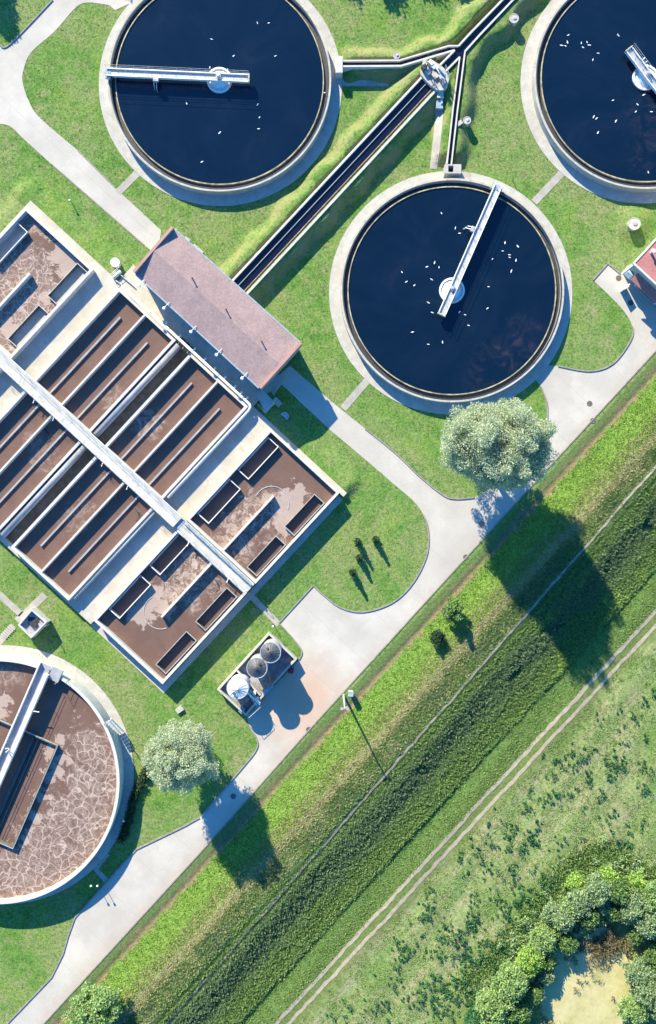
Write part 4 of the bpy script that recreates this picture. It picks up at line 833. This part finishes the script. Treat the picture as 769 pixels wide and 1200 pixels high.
# trees beyond the top edge whose shadows reach into the picture
for (px, py, z, r, lab) in ((75, -178, 6, 2.4, 'tree outside the top edge whose shadow reaches the road fork'), (352, -140, 6, 2.0, 'tree outside the top edge left of the channel'), (392, -138, 6.5, 1.5, 'slim tree outside the top edge, first of three'), (440, -150, 6.5, 2.0, 'tree outside the top edge, second of three'), (478, -144, 6.5, 1.6, 'slim tree outside the top edge, third of three'), (-60, -120, 6, 2.2, 'tree outside the top left corner')):
    tree(px*1.05-20, py-(15 if px < 100 else 42), z, r, r, 3.2, lab, M['green'], nc=70, ne=50, size=.35, cr_=.9, name='tree')
# hedge by the round tank
t = thing('hedge', 'low dark hedge curving beside the foamy round tank', 'hedge', (*P(163, 905), 0))
pts = cr([(181, 880), (176, 895), (168, 912), (160, 928), (154, 945), (149, 965), (143, 985)], 8); C = []
for k, (x, y) in enumerate(pts): wx, wy = P(x, y, .5); C += [(wx+random.uniform(-.3, .3)-P(163, 905)[0], wy+random.uniform(-.3, .3)-P(163, 905)[1], random.uniform(.15, .6)) for _ in range(3)]
quads('foliage', leaves(C, [.42]*len(C), 50, .17), M['dkgreen'], t); m = MB()
for k in range(0, len(pts), 4): wx, wy = P(*pts[k]); m.cone((wx, wy), .05, .03, -.1, .5, 6)
m.build('stems', M['bark'], t)
# bushes round the pond
bl = [(578, 1180, 1.9, 'pale'), (600, 1150, 1.8, 'pale'), (560, 1200, 1.6, 'weed'), (621, 1125, 1.5, 'lime'), (637, 1100, 1.4, 'pale'), (640, 1143, .8, 'grey'), (626, 1165, 1.0, 'green'), (612, 1186, 1.0, 'grey'), (661, 1077, 1.4, 'grey'),
      (680, 1055, 1.5, 'grey'), (702, 1043, 1.6, 'grey'), (724, 1043, 1.5, 'green'), (742, 1060, 1.6, 'grey'), (760, 1080, 1.7, 'grey'), (763, 1050, 1.6, 'pale'), (748, 1095, 1.0, 'green'), (749, 1141, 1.5, 'grey'), (763, 1160, 1.9, 'grey'),
      (742, 1183, 1.5, 'pale'), (665, 1105, 1.1, 'green'), (690, 1075, 1.1, 'green'), (720, 1068, 1.0, 'green'), (650, 1090, .9, 'green'), (612, 1140, 1.2, 'pale'), (588, 1165, 1.3, 'pale'), (630, 1112, 1.1, 'pale'), (648, 1070, 1.1, 'grey'), (690, 1045, 1.2, 'pale'), (752, 1068, 1.2, 'pale'), (668, 1062, 1.1, 'pale'), (708, 1062, .9, 'grey'), (735, 1072, 1.0, 'grey'), (645, 1112, .8, 'grey'), (617, 1165, .9, 'green'), (570, 1195, 1.3, 'pale'), (605, 1185, 1.5, 'green'), (770, 1120, 1.4, 'green'), (590, 1205, 1.5, 'green'), (641, 1128, .9, 'green'), (785, 1180, 2.2, 'grey'), (712, 1028, 1.1, 'lime'), (745, 1036, 1.2, 'lime'), (675, 1035, 1.0, 'lime')]
adj = {'pale': 'pale green', 'weed': 'deep green', 'lime': 'bright green', 'grey': 'grey green', 'green': 'dark green'}
def where(px, py):
    if px > 735 and py > 1110: return 'on the right bank of the pond'
    if py < 1060: return 'at the top of the thicket above the pond'
    if px > 700: return 'in the thicket right above the pond'
    if px < 615: return 'at the lower left end of the thicket'
    return 'in the thicket left of the pond'
seen = {}
for (px, py, r, kd) in sorted(bl, key=lambda b: b[1]):
    base_ = f'{adj[kd]} bush {where(px, py)}'; seen[base_] = seen.get(base_, 0)+1; k = seen[base_]
    lab = base_ if k == 1 else base_+', '+['', '', 'next one down', 'third one down', 'fourth one down', 'fifth one down', 'sixth one down'][k]
    zc = 1.2*r; tree(px, py, zc-.3, r*.98, r*.98, r*.95, lab, M[kd], nc=int(40*r*r)+12, ne=75, size=.18, cr_=.5, holes=.12, name='bush', cat='bush', gz=-.6, trunk=.07, group='bushes round the pond')
Cu = []; Ru = []
ringp = cr([(560, 1215), (590, 1165), (625, 1112), (655, 1075), (690, 1045), (725, 1040), (762, 1070), (800, 1090)], 20)
for _ in range(420):
    q = ringp[rng.integers(len(ringp))]; x, y = P(q[0]+rng.normal()*17, q[1]+rng.normal()*17)
    Cu.append((x, y, -.2+rng.random()*.7)); Ru.append(.25+.4*rng.random())
h_ = len(Cu)//2
tag(quads('undergrowth', leaves(Cu[:h_], Ru[:h_], 60, .16), M['grey']), 'grey green undergrowth between the bushes of the thicket', kind='stuff')
tag(quads('undergrowth', leaves(Cu[h_:], Ru[h_:], 60, .16), M['pale']), 'pale green undergrowth between the bushes of the thicket', kind='stuff')
x, y = P(708, 1108); V = leaves([(x+rng.normal()*1.3, y+rng.normal()*.8, -.45+rng.random()*.3) for _ in range(60)], [.5]*60, 40, .22, aspect=8); V2 = leaves([(x-1.2+rng.normal()*1.6, y-1.5+rng.normal()*1.8, -.5+rng.random()*.2) for _ in range(45)], [.35]*45, 16, .2, aspect=8); V = np.concatenate([V, V2]); tag(quads('dead_brush', V, M['drybrush']), 'patch of dead brown reeds at the head of the pond', 'reeds', kind='stuff')
# ------------------------------------------------------------------ grass and weeds as ground cover
def tufts(name, pts, mat, label, n=7, h=.35, spread=.14, wd=.06):
    pts = np.asarray(pts); N = len(pts); z = terrain(pts[:, 0], pts[:, 1]); hs_ = h*(.5+rng.random(N))
    B = np.repeat(np.stack([pts[:, 0], pts[:, 1], z-.02], 1), n, 0); Hh = np.repeat(hs_, n)[:, None]; K = len(B)
    a = rng.random(K)*2*pi; off = np.stack([np.cos(a), np.sin(a), np.zeros(K)], 1)
    base = B+off*spread*rng.random((K, 1)); tip = base+off*Hh*(.25+.6*rng.random((K, 1)))+np.array([0, 0, 1])*Hh*(.5+.5*rng.random((K, 1)))
    side = np.stack([-np.sin(a), np.cos(a), np.zeros(K)], 1)*wd*(.6+.8*rng.random((K, 1)))
    mid_ = (base+tip)/2+np.array([0, 0, 1])*Hh*.12
    V = np.stack([base, mid_+side, tip, mid_-side], 1); return tag(quads(name, V, mat), label, kind='stuff')
def band(n, t0, t1, clump=1.0, s0=-55, s1=90, thr=-.2, sc=.35, seed=0):
    out = []
    s_ = rng.uniform(s0, s1, n*4); q = rng.uniform(t0, t1, n*4)
    X = L0[0]+.676*s_+NV[0]*q; Y = L0[1]+.737*s_+NV[1]*q
    tp = 10.8-2.7*(s_*10+460)/1200
    ok = (np.abs(X) < 41) & (np.abs(Y) < 63) & (np.abs(q-tp) > .24); X = X[ok]; Y = Y[ok]
    for x, y in zip(X, Y):
        if mnoise.noise(Vector((x*sc+seed, y*sc, 7.)))+.5*mnoise.noise(Vector((x*sc*4, y*sc*4+seed, 2.))) > thr-rng.random()*(1-clump)*1.2: out.append((x, y))
    return out[:n]
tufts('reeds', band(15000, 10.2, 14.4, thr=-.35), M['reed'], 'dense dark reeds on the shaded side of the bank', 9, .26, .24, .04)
tufts('herbs', band(9000, 9.4, 11.4, thr=-.8, seed=21, sc=.3), M['herb'], 'lighter green herbs below the crest path', 9, .2, .2, .045)
tufts('herbs', band(16000, 13.2, 16.9, thr=-.9, seed=31, sc=.3), M['herb'], 'lighter green herbs at the foot of the shaded bank', 9, .22, .2, .045)
tufts('herbs', band(3500, 10.5, 17, thr=.30, seed=41, sc=.16, s0=30), M['lime'], 'bright herbs in the reeds towards the upper right', 8, .24, .2, .05)
tufts('herbs', band(7000, 6.6, 9.0, thr=-.2, seed=61), M['herb'], 'green tufts along the crest path of the bank', 8, .17, .18, .04)
tufts('herbs', band(2500, 7.0, 9.0, thr=.1, seed=71), M['reed'], 'dark tufts along the crest path of the bank', 8, .2, .18, .04)
tufts('dry_grass', band(9000, 4.4, 8.7, thr=-1.4, seed=5), M['yreed'], 'dry yellow grass near the top of the bank', 7, .18, .14, .035)
tufts('bank_grass', band(14000, 1.6, 5.6, thr=-1.4, seed=9), M['lime'], 'fresh bright green grass on the sunny side of the bank', 7, .16, .15, .035)
tufts('verge_grass', band(6000, 16.4, 20.0, thr=-.5, seed=3), M['lawnb'], 'green verge grass beside the farm track', 6, .15, .16, .035)
tufts('meadow_grass', band(22000, 21.8, 62, thr=-.2, seed=13), M['lawnb'], 'rough meadow grass beyond the farm track', 6, .13, .15, .035)
gp = []
for q in cr([(560, 1160), (590, 1130), (640, 1070), (680, 1022), (720, 1010), (775, 1045)], 20):
    for _ in range(45): gp.append(P(q[0]+rng.normal()*9-3, q[1]+rng.normal()*9-3))
tufts('lush_grass', gp, M['herb'], 'lush bright grass along the upper edge of the thicket', 7, .3, .2, .05)
# weeds in the meadow: density from blobs
wb = [(700, 900, 80, 60, .10), (740, 940, 50, 60, .10), (420, 1190, 50, 25, .3), (605, 1065, 30, 10, 1.2), (560, 1175, 60, 14, 1.3), (560, 1085, 60, 25, .55), (600, 1010, 50, 35, .5), (590, 1120, 70, 16, 1.0), (640, 1050, 34, 22, 1.), (520, 1170, 55, 20, 1.0), (555, 1140, 40, 18, 1.), (500, 1060, 20, 14, .9), (575, 955, 14, 12, 1), (640, 940, 14, 10, .8), (640, 985, 25, 25, .35), (700, 935, 60, 40, .12), (475, 1120, 25, 14, .6), (550, 985, 20, 12, .7), (655, 910, 14, 10, .9), (720, 1000, 50, 30, .12), (520, 1120, 60, 40, .3), (445, 1185, 40, 25, .35), (680, 890, 60, 25, .2), (740, 830, 40, 40, .12)]
W = []
for (px, py, a_, b_, d_) in wb:
    for _ in range(int(a_*b_*d_*.042)):
        u, v = rng.normal()*.6*a_, rng.normal()*.6*b_; cx_, cy_ = px+.676*u+.737*v, py-.737*u+.676*v; ns = int(1+rng.random()**2.5*9)
        for _k in range(ns):
            x, y = cx_+rng.normal()*2.2*(ns > 1)*(1+ns*.12), cy_+rng.normal()*2.2*(ns > 1)*(1+ns*.12)
            if (x-281)*.737+(y-950)*.676 > 219: W.append(P(x, y))
W = np.array(W); Cz = terrain(W[:, 0], W[:, 1]); rr = .12+.26*rng.random(len(W))**2.2
V = leaves(np.stack([W[:, 0], W[:, 1], Cz+rr*.7], 1), rr, 22, .15, aspect=1.8, up=.6); tag(quads('weeds', V, M['weed']), 'dark green weeds scattered over the meadow', kind='stuff')
Pg = []
for _ in range(2600):
    a = rng.random()*6.283; q = 1+rng.normal()*.16; Pg.append(P(690+cos(a)*62*q, 1155+sin(a)*72*q))
tufts('marsh_grass', Pg, M['yreed'], 'dry grass creeping over the edge of the pond floor', 6, .3, .2, .04)
# ragged tufts along the track and lawns
def scat_lawn(n):
    X = rng.uniform(-38.4, 38.4, n*2); Y = rng.uniform(-60, 60, n*2); tq = X*NV[0]+Y*NV[1]-T0
    px = X/.1+384.5; py = 600-Y/.1; a = px*U_[0]+(py-415)*U_[1]; b = px*V_[0]+(py-415)*V_[1]
    ok = (tq < -.2) & ~((a > -170) & (a < 162) & (b > -105) & (b < 414))
    for (cx, cy), r in (((257, 93), 146), ((530, 340), 146), ((757, 90), 146), ((-4, 915), 154)): ok &= np.hypot(px-cx, py-cy) > r
    def inpoly(poly, x, y):
        ins = np.zeros(x.shape, bool); m_ = len(poly)
        for i in range(m_):
            x0, y0 = poly[i]; x1, y1 = poly[(i+1) % m_]
            if y0 == y1: continue
            cond = ((y0 > y) != (y1 > y)) & (x < (x1-x0)*(y-y0)/(y1-y0)+x0); ins ^= cond
        return ins
    ok &= ~inpoly(mainroad, px, py) & ~inpoly(up, px, py)
    yard = [(315, 741), (350, 772), (288, 842), (252, 808)]; bld = [(153, 317), (200, 262), (356, 403), (306, 458)]; pit = [(38, 712), (58, 728), (38, 749), (21, 732)]
    for pl in (yard, bld, pit): ok &= ~inpoly(pl, px, py)
    for pl, d_ in ((CH_MAIN, 1.25), (CH_W, .55), (CH_S, .5), (PP([(138, 226), (161, 203)]), .5), (PP([(665, 196), (626, 237)]), .5), (PP([(433, 443), (402, 479)]), .5), (PP([(-10, 688), (25, 720)]), .45), (PP([(53, 697), (-5, 757)]), .5), (PP([(296, 700), (327, 732)]), .4), (PP([(399, 97), (466, 97), (496, 83)]), .5), (PP([(515.5, 108), (508, 198)]), .5)): ok &= segd(X, Y, pl) > d_
    ok &= ~((px > 722) & (py > 255) & (py < 380) & ((px-727)*.734+(py-321)*-.0 > 0) & (((px-727)*.734-(600-py-279)*.679) > -2))
    return np.stack([X[ok], Y[ok]], 1)[:n]
tufts('lawn_grass', scat_lawn(26000), M['lawnb'], 'short mown lawn grass round the tanks', 5, .09, .14, .03)
# ------------------------------------------------------------------ gulls
gm = MB()
def ell(m, c, r, n=8, k=5):
    vs = []; fs = []
    for i in range(k+1):
        ph = pi*i/k
        for j in range(n): th = 2*pi*j/n; vs.append((c[0]+r[0]*cos(ph), c[1]+r[1]*sin(ph)*cos(th), c[2]+r[2]*sin(ph)*sin(th)))
    for i in range(k):
        for j in range(n): fs.append((i*n+j, i*n+(j+1) % n, (i+1)*n+(j+1) % n, (i+1)*n+j))
    m.add(vs, fs)
ell(gm, (0, 0, .04), (.24, .10, .08)); ell(gm, (.19, 0, .15), (.07, .055, .055)); gm.add([(-.18, -.05, .08), (-.38, -.035, .10), (-.38, .035, .10), (-.18, .05, .08)], [(0, 1, 2, 3)])
gm.add([(.25, -.015, .15), (.33, 0, .14), (.25, .015, .15), (.25, 0, .165)], [(0, 1, 3), (1, 2, 3)])
gb = gm.build('gull', plain('gull_white', (.80, .80, .82), .6, var=.05), smooth=True)
G2 = [(365, 133), (408, 178), (420, 195), (436, 180), (343, 287), (320, 299), (357, 301), (242, 316), (255, 346), (280, 357), (333, 338), (323, 410), (335, 441), (275, 502), (323, 540), (368, 534), (448, 481), (437, 448), (420, 440), (508, 428), (510, 361), (523, 275), (562, 225), (554, 250), (575, 262), (577, 270), (602, 236), (596, 280), (582, 312)]
G3 = [(440, 158), (455, 160), (462, 148), (465, 122), (510, 150), (516, 165), (530, 147), (536, 157), (550, 207), (567, 185), (620, 348), (630, 420), (567, 461), (553, 405), (563, 411), (698, 388), (705, 363), (725, 330), (727, 203), (735, 215), (742, 598), (753, 388), (637, 122)]
G1 = [(733, 136), (728, 235), (648, 360), (762, 461), (700, 562)]; G1b = [(153, 79), (193, 80), (70, 195), (383, 322), (155, 362), (160, 408), (158, 447), (22, 461), (50, 243), (215, 195)]
allg = [(x/2.652+380, y/2.652+200, 'white gull floating on the middle right round tank', 'gulls on the middle right round tank') for x, y in G2]
allg += [(x/2.958+509, y/2.958, 'white gull floating on the top right round tank', 'gulls on the top right round tank') for x, y in G3]
allg += [(x/2.958, y/2.958, 'white gull floating on the top left round tank', 'gulls on the top left round tank') for x, y in G1]+[(x/2.958+250, y/2.958, 'white gull floating on the top left round tank', 'gulls on the top left round tank') for x, y in G1b]
for k, (x, y, lab, gr_) in enumerate(allg):
    o = gb if k == 0 else gb.copy()
    if k: COL.objects.link(o)
    wx, wy = P(x, y, 1.); o.location = (wx, wy, 1.0); o.rotation_euler = (0, 0, random.random()*6.28); s_ = random.uniform(.42, .62); o.scale = (s_, s_*1.35, s_); tag(o, lab, 'gull', gr_)
